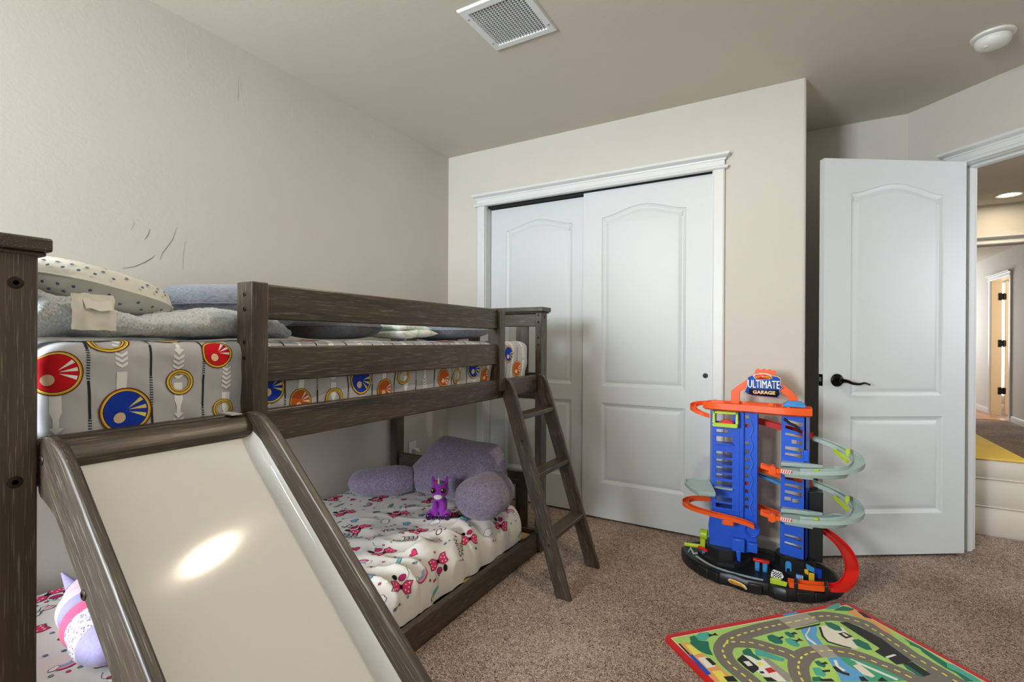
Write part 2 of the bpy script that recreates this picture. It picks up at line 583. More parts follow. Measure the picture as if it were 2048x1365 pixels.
# baseboards
def baseboard(name, label, a, bnd, nrm):
    m_ = MB()
    a, bnd, nrm = Vector(a), Vector(bnd), Vector(nrm).normalized()
    prof = [(0, 0), (0.014, 0), (0.014, 0.066), (0.011, 0.076), (0.006, 0.082), (0.004, 0.09), (0, 0.09)]
    m_.loft([[q + nrm * d + Vector((0, 0, h)) for d, h in prof] for q in (a, bnd)])
    return struct(m_.build(name, 'trim_white'), label, 'baseboard')
baseboard('baseboard_left', 'white baseboard behind the bunk bed', (XL, YW, 0), (XL, YB, 0), (1, 0, 0))
baseboard('baseboard_back', 'white baseboard behind the toy garage', (-0.336, YB, 0), (XC, YB, 0), (0, -1, 0))
baseboard('baseboard_corner', 'white baseboard left of the closet', (XL, YB, 0), (-1.953, YB, 0), (0, -1, 0))
baseboard('baseboard_return', 'white baseboard on the corner return', (XC, YB, 0), (XC, YR, 0), (1, 0, 0))
baseboard('baseboard_recess', 'white baseboard behind the open door', (XC, YR, 0), (0.5635, YR, 0), (0, -1, 0))
baseboard('baseboard_right', 'white baseboard on the right wall', (XR, YW, 0), (XR, 2.65, 0), (-1, 0, 0))
baseboard('baseboard_front', 'white baseboard under the window', (XL, YW, 0), (XR, YW, 0), (0, 1, 0))
baseboard('baseboard_hall_a', 'white baseboard right of the far doorway', (2.62, FY0 - 0.07, 0), (2.62, 6.57, 0), (-1, 0, 0))
baseboard('baseboard_hall_b', 'white baseboard left of the far doorway', (2.62, 12.3, 0), (2.62, FY1 + 0.07, 0), (-1, 0, 0))

# ------------------------------------------------------------------ moulded two-panel doors
def panel_outline(a0, a1, z0, z1, arch=0.0):
    pts = [(a0, z0), (a1, z0), (a1, z1)]
    if arch:
        k = 28
        for i in range(1, k):
            t = i / k
            pts.append((a1 + (a0 - a1) * t, z1 + arch * (0.5 - 0.5 * math.cos(2 * math.pi * t)) ** 0.85))
    pts.append((a0, z1))
    return pts
PAN = [(0.0, 0.0), (0.004, 0.004), (0.018, 0.0095), (0.024, 0.0095), (0.042, 0.003), (0.046, 0.0025)]
def panel_door(name, parent, w, h, th, panels, fn, mat='door_white', z0=0.012):
    m_ = MB()
    outl = [(0, z0), (w, z0), (w, h), (0, h)]
    for side in (0, 1):
        dd = (lambda d: d) if side == 0 else (lambda d: th - d)
        loops = [outl] + [p for p in panels]
        flat = [q for l in loops for q in l]
        tris = tessellate_polygon([[Vector((q[0], q[1], 0)) for q in l] for l in loops])
        m_.add([fn(q[0], q[1], dd(0)) for q in flat], [tuple(t) for t in tris])
        for p in panels:
            rings = []
            for ins, dep in PAN:
                rings.append([fn(q[0], q[1], dd(dep)) for q in offset_poly(p, ins)])
            k = len(p)
            vs = [q for r in rings for q in r]
            fs = []
            for i in range(len(rings) - 1):
                for j in range(k):
                    jj = (j + 1) % k
                    fs.append((i * k + j, i * k + jj, (i + 1) * k + jj, (i + 1) * k + j))
            m_.add(vs, fs)
            last = offset_poly(p, PAN[-1][0])
            tr = tessellate_polygon([[Vector((q[0], q[1], 0)) for q in last]])
            m_.add(rings[-1], [tuple(t) for t in tr])
    for i in range(4):
        p, q = outl[i], outl[(i + 1) % 4]
        m_.add([fn(p[0], p[1], 0), fn(q[0], q[1], 0), fn(q[0], q[1], th), fn(p[0], p[1], th)], [(0, 1, 2, 3)])
    return m_.build(name, mat, parent, sharp=18)
def standard_panels(w):
    return [panel_outline(0.122, w - 0.142, 0.228, 0.726), panel_outline(0.122, w - 0.142, 0.830, 1.876, 0.053)]

# closet sliding doors: right one in front, left one behind
dr = thing('door_1', 'white sliding closet door with arched panel, nearest the toy garage', 'closet door', (-0.79, 2.925, 0))
dr['kind'] = 'structure'
panel_door('door_leaf', dr, 0.766, 2.043, 0.034, standard_panels(0.766), lambda s, z, d: (-1.168 + s, 2.922 + d, z))
b = MB()
b.lathe((-0.437, 2.922, 0.918), (0, -1, 0), [(0.0, 0.0006), (0.009, 0.0006), (0.0105, 0.002), (0.013, 0.002), (0.014, 0.0), (0.014, -0.004)], 24)
b.build('finger_pull', 'lever_bronze', dr)
dl = thing('door_2', 'white sliding closet door partly behind the bunk bed', 'closet door', (-1.5, 2.965, 0))
dl['kind'] = 'structure'
panel_door('door_leaf', dl, 0.766, 2.035, 0.034, standard_panels(0.766), lambda s, z, d: (-1.884 + s, 2.962 + d, z))

# the open bedroom door
DH = Vector((0.7634, 3.3885, 0))
da = 0.5788
DE = Vector((-math.cos(da), -math.sin(da), 0))
DN = Vector((DE.y, -DE.x, 0))
fd = lambda s, z, d: DH + DE * s + DN * d + Vector((0, 0, z))
od = thing('door_3', 'open white bedroom door with black lever handle at right', 'door', tuple(DH))
od['kind'] = 'structure'
panel_door('door_leaf', od, 0.765, 2.05, 0.035, [panel_outline(0.122, 0.620, 0.228, 0.728), panel_outline(0.122, 0.622, 0.832, 1.876, 0.053)], fd, z0=0.016)
b = MB()
b.lathe(fd(0.693, 0.915, 0), -DN, [(0.0, 0), (0.033, 0), (0.033, 0.004), (0.028, 0.010), (0.012, 0.013), (0.012, 0.042), (0.0, 0.044)], 28)
lev = smooth_path([fd(0.693, 0.915, -0.040), fd(0.672, 0.913, -0.046), fd(0.645, 0.903, -0.047), fd(0.61, 0.899, -0.047), fd(0.58, 0.904, -0.046), fd(0.552, 0.895, -0.044)], 5)
b.tube(lev, [0.010 - 0.006 * i / (len(lev) - 1) for i in range(len(lev))], 12)
b.build('lever_handle', 'lever_bronze', od)['label'] = 'black curved lever handle on a round rose'
b = MB()
b.loft([[fd(0.7655, z, 0.004), fd(0.7675, z, 0.004), fd(0.7675, z, 0.031), fd(0.7655, z, 0.031)] for z in (0.885, 0.945)])
latch = b.build('latch_plate', 'lever_bronze', od)
b = MB()
b.loft([[fd(0.767, z, 0.011), fd(0.778, z, 0.011), fd(0.774, z, 0.024), fd(0.767, z, 0.024)] for z in (0.908, 0.930)])
b.build('latch_bolt', 'steel', latch)
for z in (0.20, 1.03, 1.85):
    b = MB()
    b.cyl(fd(-0.004, z - 0.045, 0.039), fd(-0.004, z + 0.045, 0.039), 0.0065, n=14)
    b.build('hinge', 'hinge_bronze', od)

# far door down the hallway
fdr = thing('door_4', 'far narrow door standing open with three black hinges', 'door', (2.76, 10.33, 0))
fdr['kind'] = 'structure'
panel_door('door_leaf', fdr, 0.765, 2.05, 0.035, standard_panels(0.765), lambda s, z, d: (2.786 + s, 10.312 + d, z), 'trim_warm_lit')
for z in (0.37, 1.10, 1.82):
    b = MB()
    b.box(2.700, 2.742, FY1 - 0.004, FY1, z - 0.055, z + 0.055)
    b.cyl((2.764, FY1 + 0.004, z - 0.055), (2.764, FY1 + 0.004, z + 0.055), 0.010, n=12)
    b.box(2.742, 2.790, FY1 - 0.002, FY1 + 0.003, z - 0.045, z + 0.045)
    b.build('hinge', 'hinge_bronze', fdr)

# ------------------------------------------------------------------ ceiling things
vt = thing('ceiling_vent', 'square white metal air vent in the bedroom ceiling', 'vent', (-1.045, 1.765, CE))
vx0, vx1, vy0, vy1 = -1.200, -0.890, 1.612, 1.922
b = MB()
fw = 0.036
prof = lambda i, z: [Vector((vx0 + i, vy0 + i, z)), Vector((vx1 - i, vy0 + i, z)), Vector((vx1 - i, vy1 - i, z)), Vector((vx0 + i, vy1 - i, z))]
b.loft([prof(0, CE), prof(0.002, CE - 0.006), prof(0.006, CE - 0.009), prof(fw - 0.003, CE - 0.009), prof(fw, CE - 0.005), prof(fw, CE - 0.0002)], cap=False)
vframe = b.build('frame', 'vent_white', vt)
b = MB()
b.box(vx0 + fw, vx1 - fw, vy0 + fw, vy1 - fw, CE - 0.0012, CE - 0.0004)
b.build('duct_opening', 'duct_grey', vt)
nb = 16
for i in range(nb):
    x = vx0 + fw + (i + 0.7) * (vx1 - vx0 - 2 * fw) / (nb + 0.4)
    b = MB()
    b.box(x - 0.0012, x + 0.0012, vy0 + fw, vy1 - fw, CE - 0.0085, CE - 0.0035)
    b.build('blade', 'vent_white', vt)
for i in range(20):
    y = vy0 + fw + (i + 0.5) * (vy1 - vy0 - 2 * fw) / 20
    b = MB()
    b.box(vx0 + fw, vx1 - fw, y - 0.0022, y + 0.0022, CE - 0.0034, CE - 0.0014)
    b.build('cross_blade', 'vent_white', vt)
for x, y in ((vx0 + 0.018, vy0 + 0.06), (vx0 + 0.018, vy1 - 0.06), (vx1 - 0.018, vy0 + 0.06), (vx1 - 0.018, vy1 - 0.06)):
    b = MB()
    b.lathe((x, y, CE - 0.009), (0, 0, -1), [(0, -0.001), (0.005, 0), (0.004, 0.002), (0, 0.0026)], 14)
    b.build('screw', 'steel', vframe)

sc = Vector((0.735, 2.893, CE))
sd = thing('smoke_detector', 'round white smoke detector on the ceiling above the open door', 'smoke detector', tuple(sc))
b = MB()
b.lathe(sc, (0, 0, -1), [(0.0, 0), (0.073, 0), (0.075, 0.004), (0.073, 0.010), (0.064, 0.012), (0.0, 0.012)], 48)
b.build('base_plate', 'plastic_white', sd)
b = MB()
b.lathe(sc, (0, 0, -1), [(0.0, 0.013), (0.052, 0.012), (0.052, 0.018), (0.0, 0.018)], 40)
b.build('sensor_gap', 'dark_gap', sd)
b = MB()
b.lathe(sc, (0, 0, -1), [(0.0, 0.0165), (0.060, 0.016), (0.062, 0.020), (0.060, 0.034), (0.053, 0.045), (0.034, 0.052), (0.014, 0.055), (0.0, 0.055)], 48)
b.lathe(sc + Vector((-0.024, -0.014, -0.050)), (0, 0, -1), [(0, 0), (0.011, 0), (0.010, 0.004), (0, 0.005)], 20)
b.build('cover', 'plastic_white', sd, sharp=70)

def warm_lamp_mat(name, strength, col):
    m_ = base_mat(name, (1, 1, 1), 0.5)
    m_.node_tree.nodes['Principled BSDF'].inputs['Emission Color'].default_value = (*col, 1)
    m_.node_tree.nodes['Principled BSDF'].inputs['Emission Strength'].default_value = strength
warm_lamp_mat('lamp_warm', 1350, (1.0, 0.83, 0.62))
warm_lamp_mat('lamp_hall', 170, (1.0, 0.85, 0.62))
def can_light(name, label, c, lens, r=0.095, lr=0.063):
    c = Vector(c)
    t_ = thing(name, label, 'ceiling light', tuple(c))
    m_ = MB()
    m_.lathe(c, (0, 0, -1), [(r, 0.0), (r, 0.003), (r - 0.006, 0.007), (r - 0.022, 0.005), (lr + 0.002, 0.001), (lr + 0.002, 0.0)], 40)
    m_.build('trim_ring', 'plastic_white', t_)
    m_ = MB()
    m_.lathe(c, (0, 0, -1), [(0.0, 0.0005), (lr, 0.0005), (lr - 0.002, 0.003), (0.0, 0.004)], 36)
    m_.build('lens', lens, t_)
can_light('ceiling_light', 'lit warm recessed light in the bedroom ceiling', (-0.331, 1.454, CE), 'lamp_warm', 0.07, 0.034)
can_light('ceiling_light', 'lit recessed light in the hallway ceiling', (1.66, 6.08, CE), 'lamp_hall')

# outlet with a plugged-in adapter behind the bed
ou = thing('wall_outlet', 'white wall outlet with plug behind the lavender pillow', 'outlet', (XL, 2.51, 0.37))
b = MB()
b.box(XL, XL + 0.006, 2.474, 2.548, 0.316, 0.432)
b.build('cover_plate', 'plastic_white', ou, bevel=0.003)
b = MB()
b.box(XL + 0.006, XL + 0.034, 2.507, 2.541, 0.353, 0.384)
b.box(XL + 0.034, XL + 0.05, 2.515, 2.534, 0.36, 0.378)
b.build('plug', 'plastic_white', ou, bevel=0.004)

# hallway box with a yellow top
speckle('box_beige', hx(212, 203, 190), 0.02, 12, 0.8)
speckle('box_yellow', hx(226, 186, 78), 0.05, 8, 0.8)
bx = thing('padded_box', 'beige padded box with yellow top in the hallway beyond the door', 'ottoman', (0.85, 4.28, 0))
A = [Vector((0.54, 3.80, 0)), Vector((1.135, 3.80, 0)), Vector((1.135, 4.76, 0)), Vector((0.54, 4.76, 0))]
b = MB()
def rect(i, z):
    return [Vector((0.54 + i, 3.80 + i, z)), Vector((1.135 - i, 3.80 + i, z)), Vector((1.135 - i, 4.76 - i, z)), Vector((0.54 + i, 4.76 - i, z))]
rings = []
for z0, z1 in ((0.0, 0.17), (0.172, 0.33), (0.332, 0.44)):
    rings += [rect(0.012, z0), rect(0.003, z0 + 0.012), rect(0.0, (z0 + z1) / 2), rect(0.003, z1 - 0.012), rect(0.012, z1)]
b.loft(rings)
b.build('body', 'box_beige', bx, sharp=50)
for z in (0.171, 0.331):
    b = MB()
    b.loft([rect(0.004, z - 0.004), rect(-0.002, z), rect(0.004, z + 0.004)])
    b.build('seam_piping', 'box_beige', bx)
b = MB()
b.loft([rect(0.002, 0.438), rect(-0.001, 0.443), rect(0.002, 0.449), rect(0.02, 0.456), rect(0.2, 0.462)])
b.build('top_cover', 'box_yellow', bx, sharp=60)
# ------------------------------------------------------------------ bunk bed with slide and ladder
BX, BW = -1.150, -2.205       # outer face towards the room, outer face towards the wall
Y0, Y1 = 0.273, 2.366
bed = thing('bunk_bed', 'dark grey-brown wooden bunk bed with slide and ladder along the wall', 'bunk bed', (-1.68, 1.32, 0))
def bolt(parent, p, nrm, r=0.0075):
    m_ = MB()
    nrm = Vector(nrm)
    p = Vector(p)
    m_.lathe(p, nrm, [(0.0, -0.001), (r, -0.001), (r, 0.0008), (r * 0.75, 0.0018), (r * 0.42, 0.0018)], 20, 0)
    m_.lathe(p, nrm, [(0.0, 0.0006), (r * 0.42, 0.0006), (r * 0.42, 0.0018)], 6, 1)
    return m_.build('bolt', ['bolt_dark', 'bolt_hole'], parent)
def post(x0, x1, y0, y1, z0, z1, name='post'):
    m_ = MB()
    m_.box(x0, x1, y0, y1, z0, z1)
    return m_.build(name, 'wood_z', bed, bevel=0.003)
def plank(name, x0, x1, y0, y1, z0, z1, axis, bevel=0.004):
    m_ = MB()
    m_.box(x0, x1, y0, y1, z0, z1)
    return m_.build(name, 'wood_' + axis, bed, bevel=bevel)
ZP = 1.262
# corner posts
pn = post(BX - 0.062, BX, Y0, Y0 + 0.058, 0, ZP)
post(BW, BW + 0.062, Y0, Y0 + 0.058, 0, ZP)
pf = post(BX - 0.036, BX, 2.298, Y1, 0, ZP)
post(BW, BW + 0.05, 2.298, Y1, 0, ZP)
for z in (1.205, 0.865, 0.055):
    bolt(pn, (BX, Y0 + 0.029, z), (1, 0, 0), 0.0105)
for z in (1.243, 1.207, 1.126, 1.087):
    bolt(pf, (BX - 0.018, 2.298, z), (0, -1, 0), 0.0055)
bolt(pf, (BX, 2.335, 1.235), (1, 0, 0), 0.008)
# end boards: cap, rails and slats
for ya, yb, nm in ((Y0, Y0 + 0.058, 0), (2.298, Y1, 1)):
    m_ = MB()
    e0, e1 = (ya - 0.022, yb + 0.016) if nm == 0 else (ya - 0.012, yb + 0.020)
    m_.box(BW - 0.004, BX + 0.014, e0, e1, ZP, ZP + 0.024)
    m_.box(BW + 0.002, BX + 0.006, e0 + 0.006, e1 - 0.006, ZP - 0.008, ZP)
    m_.build('cap_board', 'wood_x', bed, bevel=0.005, seg=3)
    ym = (ya + yb) / 2
    plank('end_rail', BW + 0.05, BX - 0.036, ym - 0.012, ym + 0.012, 1.185, 1.254, 'x')
    plank('end_rail', BW + 0.05, BX - 0.036, ym - 0.012, ym + 0.012, 0.80, 0.94, 'x')
    plank('end_rail', BW + 0.05, BX - 0.036, ym - 0.014, ym + 0.014, 0.328, 0.402, 'x')
    plank('end_rail', BW + 0.05, BX - 0.036, ym - 0.012, ym + 0.012, 0.015, 0.105, 'x')
    for k in range(6):
        xc = -1.281 - 0.157 * k
        for za, zb in ((0.93, 1.19), (0.10, 0.335)):
            plank('end_slat', xc - 0.037, xc + 0.037, ym - 0.007, ym + 0.007, za, zb, 'z', 0.002)
# long rails on the room side
RX0, RX1 = -1.189, -1.165
plank('guard_rail', RX0, RX1, 0.755, 1.885, 1.161, 1.251, 'y')
plank('guard_rail', RX0, RX1, 0.755, 1.885, 1.001, 1.093, 'y')
bm_ = MB()
bm_.box(RX0 - 0.004, RX1, Y0 + 0.058, 2.298, 0.846, 0.931)
bm_.build('side_beam', 'wood_y', bed, bevel=0.005)
plank('side_beam', RX0 - 0.004, RX1, Y0 + 0.058, 2.298, 0.0, 0.101, 'y', 0.005)
# guard rail posts
mp = post(-1.214, BX, 0.722, 0.766, 0.84, 1.253, 'guard_post')
for z in (1.222, 1.185, 1.103, 1.064):
    bolt(mp, (-1.181, 0.722, z), (0, -1, 0), 0.0062)
sp = post(-1.214, BX, 1.884, 1.931, 0.880, 1.250, 'guard_post')
# wall-side rails
plank('guard_rail', BW + 0.012, BW + 0.034, Y0 + 0.058, 2.298, 1.161, 1.251, 'y')
plank('side_beam', BW + 0.012, BW + 0.038, Y0 + 0.058, 2.298, 0.846, 0.931, 'y')
plank('side_beam', BW + 0.012, BW + 0.038, Y0 + 0.058, 2.298, 0.0, 0.101, 'y')
# mattress support slats of pale pine
def pine_slat(x0, x1, y, z):
    m_ = MB()
    m_.box(x0, x1, y - 0.035, y + 0.035, z, z + 0.016)
    return m_.build('support_slat', 'pine_x', bed, bevel=0.002)
for k in range(8):
    pine_slat(BW + 0.05, RX0 - 0.006, 0.42 + k * 0.262, 0.858)
for k in range(8):
    pine_slat(BW + 0.05, RX0 - 0.006, 0.40 + k * 0.266, 0.072)

# slide
SA = 0.938                         # slope of the slide
slide_top = lambda x: 1.011 - SA * (x + 1.15)
th = math.atan(SA)
OFF = Matrix.Rotation(th, 4, 'Y')   # local x runs down the slide
ORG = Vector((-1.15, 0, 1.011))
inv = OFF.inverted()
XE = -0.185
sl = MB()
slide = bpy.data.objects.new('slide', None)
COL.objects.link(slide)
slide.parent = bed
slide.location = -bed.location
lowr = lambda x: slide_top(x) - 0.146
def arc_pts(c, r, a0, a1, k):
    return [(c[0] + r * math.cos(a0 + (a1 - a0) * i / k), c[1] + r * math.sin(a0 + (a1 - a0) * i / k)) for i in range(k + 1)]
top_curve = [(-1.163, 0.905), (-1.1625, 0.916), (-1.159, 0.925), (-1.152, 0.932), (-1.142, 0.9365), (-1.128, 0.938), (-1.112, 0.937), (-1.096, 0.9335), (-1.080, 0.927), (-1.064, 0.918), (-1.048, 0.907), (-1.03, 0.8925)]
outl = top_curve + [(XE, slide_top(XE))] + [(XE + 0.06, slide_top(XE) - 0.045), (XE + 0.075, 0.02), (XE + 0.06, 0.001), (-0.23, 0.001)]
outl += [(-1.088, lowr(-1.088)), (-1.100, 0.812), (-1.115, 0.818), (-1.135, 0.824), (-1.152, 0.829), (-1.161, 0.838), (-1.163, 0.85)]
def to_local(x, z, y):
    q = inv @ (Vector((x, y, z)) - ORG)
    return q
for yy0, yy1 in ((0.334, 0.353), (0.703, 0.722)):
    m_ = MB()
    m_.prism(outl, lambda x, z, t: to_local(x, z, t), yy0, yy1)
    o = m_.build('side_rail', 'wood_x', slide, bevel=0.005, seg=3)
    o.location = ORG
    o.rotation_euler = (0, th, 0)
    if yy0 < 0.5:
        for x, z in ((-1.143, 0.897), (-0.970, 0.706)):
            bb = MB()
            p = Vector((x, yy0, z))
            bb.lathe(p, (0, -1, 0), [(0.0, -0.001), (0.009, -0.001), (0.009, 0.0008), (0.0066, 0.0024), (0.0036, 0.0024)], 20, 0)
            bb.lathe(p, (0, -1, 0), [(0.0, 0.0008), (0.0036, 0.0008), (0.0036, 0.0024)], 6, 1)
            bb.build('bolt', ['bolt_dark', 'bolt_hole'], slide)
nv = Vector((math.sin(th), 0, math.cos(th)))
m_ = MB()
pts = []
for x in [-1.113 + i * ((-0.30) + 1.113) / 24 for i in range(25)]:
    pts.append(Vector((x, 0, slide_top(x))) - nv * 0.0755)
for i in range(1, 9):
    a = i / 8
    pts.append(Vector((-0.30 + 0.30 * a, 0, pts[24].z - SA * 0.30 * (a - a * a / 2) * 0.86)) + Vector((-nv.x * 0.0755, 0, 0)))
rings = []
for ip, p in enumerate(pts):
    prof = [(0.3525, 0.024), (0.3545, 0.0165), (0.358, 0.0095), (0.3635, 0.0040), (0.371, 0.0008), (0.379, 0.0), (0.677, 0.0), (0.685, 0.0008), (0.6925, 0.0040), (0.698, 0.0095), (0.7015, 0.0165), (0.7035, 0.024)]
    rings.append([Vector((p.x, y_, p.z)) + nv * (h_ * min(1.0, ip / 2.0)) for y_, h_ in prof] + [Vector((p.x, 0.7035, p.z)) - nv * 0.008, Vector((p.x, 0.3525, p.z)) - nv * 0.008])
m_.loft(rings)
o = m_.build('chute', 'chute_cream', slide, sharp=40)
o['label'] = 'glossy cream slide surface'
m_ = MB()
prof = [(-1.164, 0.862), (-1.164, 0.922), (-1.160, 0.926), (-1.150, 0.9275), (-1.140, 0.925), (-1.128, 0.917), (-1.118, 0.906), (-1.114, 0.896), (-1.117, 0.884), (-1.124, 0.872)]
m_.prism(prof, lambda x, z, t: (x, t, z), 0.353, 0.703)
m_.build('cross_bar', 'wood_y', slide, bevel=0.002)
for yy in (0.680,):
    m_ = MB()
    m_.box(-1.190, -1.140, yy - 0.012, yy + 0.012, 0.9315, 0.9345)
    m_.box(-1.192, -1.1895, yy - 0.012, yy + 0.012, 0.90, 0.9345)
    o = m_.build('hook', 'hook_white', slide)
for yy in (0.353, 0.685):
    m_ = MB()
    m_.box(-0.32, -0.28, yy, yy + 0.018, 0.0, 0.10)
    m_.build('foot_block', 'wood_z', slide)

# ladder
lad = bpy.data.objects.new('ladder', None)
COL.objects.link(lad)
lad.parent = bed
lad.location = -bed.location
tl = math.atan(0.318)
LO = Vector((-1.155, 0, 0.9))
Rl = Matrix.Rotation(-tl, 4, 'Y')     # local z runs up the stile
invl = Rl.inverted()
back = lambda z: -0.891 - 0.318 * z
front = lambda z: -0.820 - 0.318 * z
st = [(-0.891, 0.0), (-0.820, 0.0)] + [(front(z), z) for z in (0.3, 0.6, 0.80)]
st += [(front(0.85), 0.85), (front(0.88) - 0.003, 0.88), (-1.112, 0.905), (-1.122, 0.921), (-1.134, 0.932), (-1.146, 0.937), (-1.163, 0.938), (-1.163, 0.846), (back(0.80), 0.80), (back(0.4), 0.4)]
for yy0, yy1 in ((1.930, 1.952), (2.278, 2.300)):
    m_ = MB()
    m_.prism(st, lambda x, z, t: invl @ (Vector((x, t, z)) - LO), yy0, yy1)
    o = m_.build('stile', 'wood_z', lad, bevel=0.005, seg=3)
    o.location = LO
    o.rotation_euler = (0, -tl, 0)
for z in (0.256, 0.515, 0.772):
    m_ = MB()
    m_.box(front(z) - 0.072, front(z) - 0.002, 1.952, 2.278, z - 0.022, z)
    m_.build('rung', 'wood_y', lad, bevel=0.004, seg=3)
for x, z in ((front(0.66) - 0.03, 0.66), (front(0.22) - 0.035, 0.22)):
    bb = MB()
    bb.lathe((x, 1.930, z), (0, -1, 0), [(0.0, -0.001), (0.006, -0.001), (0.006, 0.0006), (0.004, 0.002), (0.0, 0.002)], 16)
    bb.build('bolt', 'bolt_hole', lad)
# ------------------------------------------------------------------ bedding
def fabric(name, col, rough=0.9, weave=900, bump=0.15, sheen=0.15):
    m_ = base_mat(name, col, rough, spec=0.2, sheen=sheen)
    n_ = N(m_)
    v_ = n_.coords()
    n_.bump(n_.noise(v_, weave, 2), bump, 0.0006)
    return m_
fabric('sheet_grey', hx(190, 190, 194))
fabric('sheet_white', hx(228, 224, 218))
for nm, c in dict(p_red=(206, 26, 38), p_blue=(28, 62, 178), p_orange=(196, 92, 40), p_gold=(214, 158, 40), p_brown=(104, 52, 22), p_yellow=(232, 218, 110),
                  p_white=(240, 240, 240), p_dark=(44, 52, 56), p_cream=(236, 206, 168), p_pink=(222, 62, 112), p_magenta=(186, 40, 110), p_teal=(112, 184, 196),
                  p_lilac=(190, 160, 214), p_black=(24, 22, 24), p_lime=(206, 214, 90), p_blush=(240, 170, 190), p_slate=(120, 140, 170)).items():
    base_mat(nm, hx(*c), 0.85, spec=0.2)

class Sheet:
    # a grid of points with metric (u, v) axes that printed shapes are laid on
    def __init__(s, us, vs, fn):
        s.us, s.vs = us, vs
        s.P = [[Vector(fn(a, b)) for b in vs] for a in us]
        s.mb = MB()
        k = len(vs)
        fs = []
        for i in range(len(us) - 1):
            for j in range(k - 1):
                a, b_, c, d = i * k + j, i * k + j + 1, (i + 1) * k + j + 1, (i + 1) * k + j
                fs += [(a, b_, c), (a, c, d)]
        s.mb.add([p for r in s.P for p in r], fs, 0)
        s.mb.add(list(s.P[0]), [tuple(range(k))], 0)
        s.mb.add(list(s.P[-1]), [tuple(range(k))], 0)
        s.k = k
    def at(s, u, v, off=0.0):
        n, k = len(s.us), s.k
        fu = (u - s.us[0]) / (s.us[-1] - s.us[0]) * (n - 1)
        fv = (v - s.vs[0]) / (s.vs[-1] - s.vs[0]) * (k - 1)
        i = max(0, min(n - 2, int(fu)))
        j = max(0, min(k - 2, int(fv)))
        a, b_ = max(0, min(1, fu - i)), max(0, min(1, fv - j))
        p00, p01, p11, p10 = s.P[i][j], s.P[i][j + 1], s.P[i + 1][j + 1], s.P[i + 1][j]
        if b_ >= a:
            p = p00 * (1 - b_) + p01 * (b_ - a) + p11 * a
            nn = (p01 - p00).cross(p11 - p00)
        else:
            p = p00 * (1 - a) + p10 * (a - b_) + p11 * b_
            nn = (p11 - p00).cross(p10 - p00)
        nn.normalize()
        return p - nn * off * s.sgn
    sgn = 1
    def fill(s, pts, mi, layer=0, c=None):
        B = []
        for i in range(len(pts)):
            a, b_ = Vector(pts[i]), Vector(pts[(i + 1) % len(pts)])
            k = max(1, int((b_ - a).length / 0.007))
            B += [a + (b_ - a) * (j / k) for j in range(k)]
        c = Vector(c) if c else sum(B, Vector((0, 0))) / len(B)
        R = max((q - c).length for q in B)
        nr = max(1, int(R / 0.009) + 1)
        off = 0.0009 + 0.0004 * layer
        vs = [s.at(c.x, c.y, off)]
        k = len(B)
        for r in range(1, nr + 1):
            vs += [s.at(*(c + (q - c) * (r / nr)), off) for q in B]
        fs = [(0, 1 + i, 1 + (i + 1) % k) for i in range(k)]
        for r in range(nr - 1):
            for i in range(k):
                j = (i + 1) % k
                o = 1 + r * k
                fs.append((o + i, o + j, o + k + j, o + k + i))
        s.mb.add(vs, fs, mi)
    def ring(s, c, r0, r1, mi, layer=0, asp=1.0, n=36):
        vs, off = [], 0.0009 + 0.0004 * layer
        for r in (r0, (r0 + r1) / 2, r1):
            vs += [s.at(c[0] + r * math.cos(2 * math.pi * i / n), c[1] + asp * r * math.sin(2 * math.pi * i / n), off) for i in range(n)]
        s.mb.add(vs, [(o * n + i, o * n + (i + 1) % n, (o + 1) * n + (i + 1) % n, (o + 1) * n + i) for o in (0, 1) for i in range(n)], mi)
    def stroke(s, pts, w, mi, layer=0, closed=False):
        P = [Vector(p) for p in pts]
        if closed:
            P.append(P[0])
        Q = []
        for i in range(len(P) - 1):
            k = max(1, int((P[i + 1] - P[i]).length / 0.008))
            Q += [P[i] + (P[i + 1] - P[i]) * (j / k) for j in range(k)]
        Q.append(P[-1])
        off = 0.0009 + 0.0004 * layer
        vs = []
        for i, p in enumerate(Q):
            t = Q[min(i + 1, len(Q) - 1)] - Q[max(i - 1, 0)]
            t = t.normalized() if t.length else Vector((1, 0))
            q = Vector((-t.y, t.x)) * (w / 2)
            vs += [s.at(*(p + q), off), s.at(*(p - q), off)]
        s.mb.add(vs, [(2 * i, 2 * i + 1, 2 * i + 3, 2 * i + 2) for i in range(len(Q) - 1)], mi)
    def text(s, txt, size, c, ang, mi, layer=1, bold=0.0):
        vs, fs = text2d(txt, size, bold)
        ca, sa = math.cos(ang), math.sin(ang)
        s.mb.add([s.at(c[0] - x * ca - y * sa, c[1] - x * sa + y * ca, 0.0009 + 0.0004 * layer) for x, y in vs], fs, mi)

def circ(c, r, n=20, a0=0.0, asp=1.0):
    return [(c[0] + r * math.cos(a0 + 2 * math.pi * i / n), c[1] + asp * r * math.sin(a0 + 2 * math.pi * i / n)) for i in range(n)]
def rot2(pts, c, ang):
    ca, sa = math.cos(ang), math.sin(ang)
    return [(c[0] + x * ca - y * sa, c[1] + x * sa + y * ca) for x, y in pts]

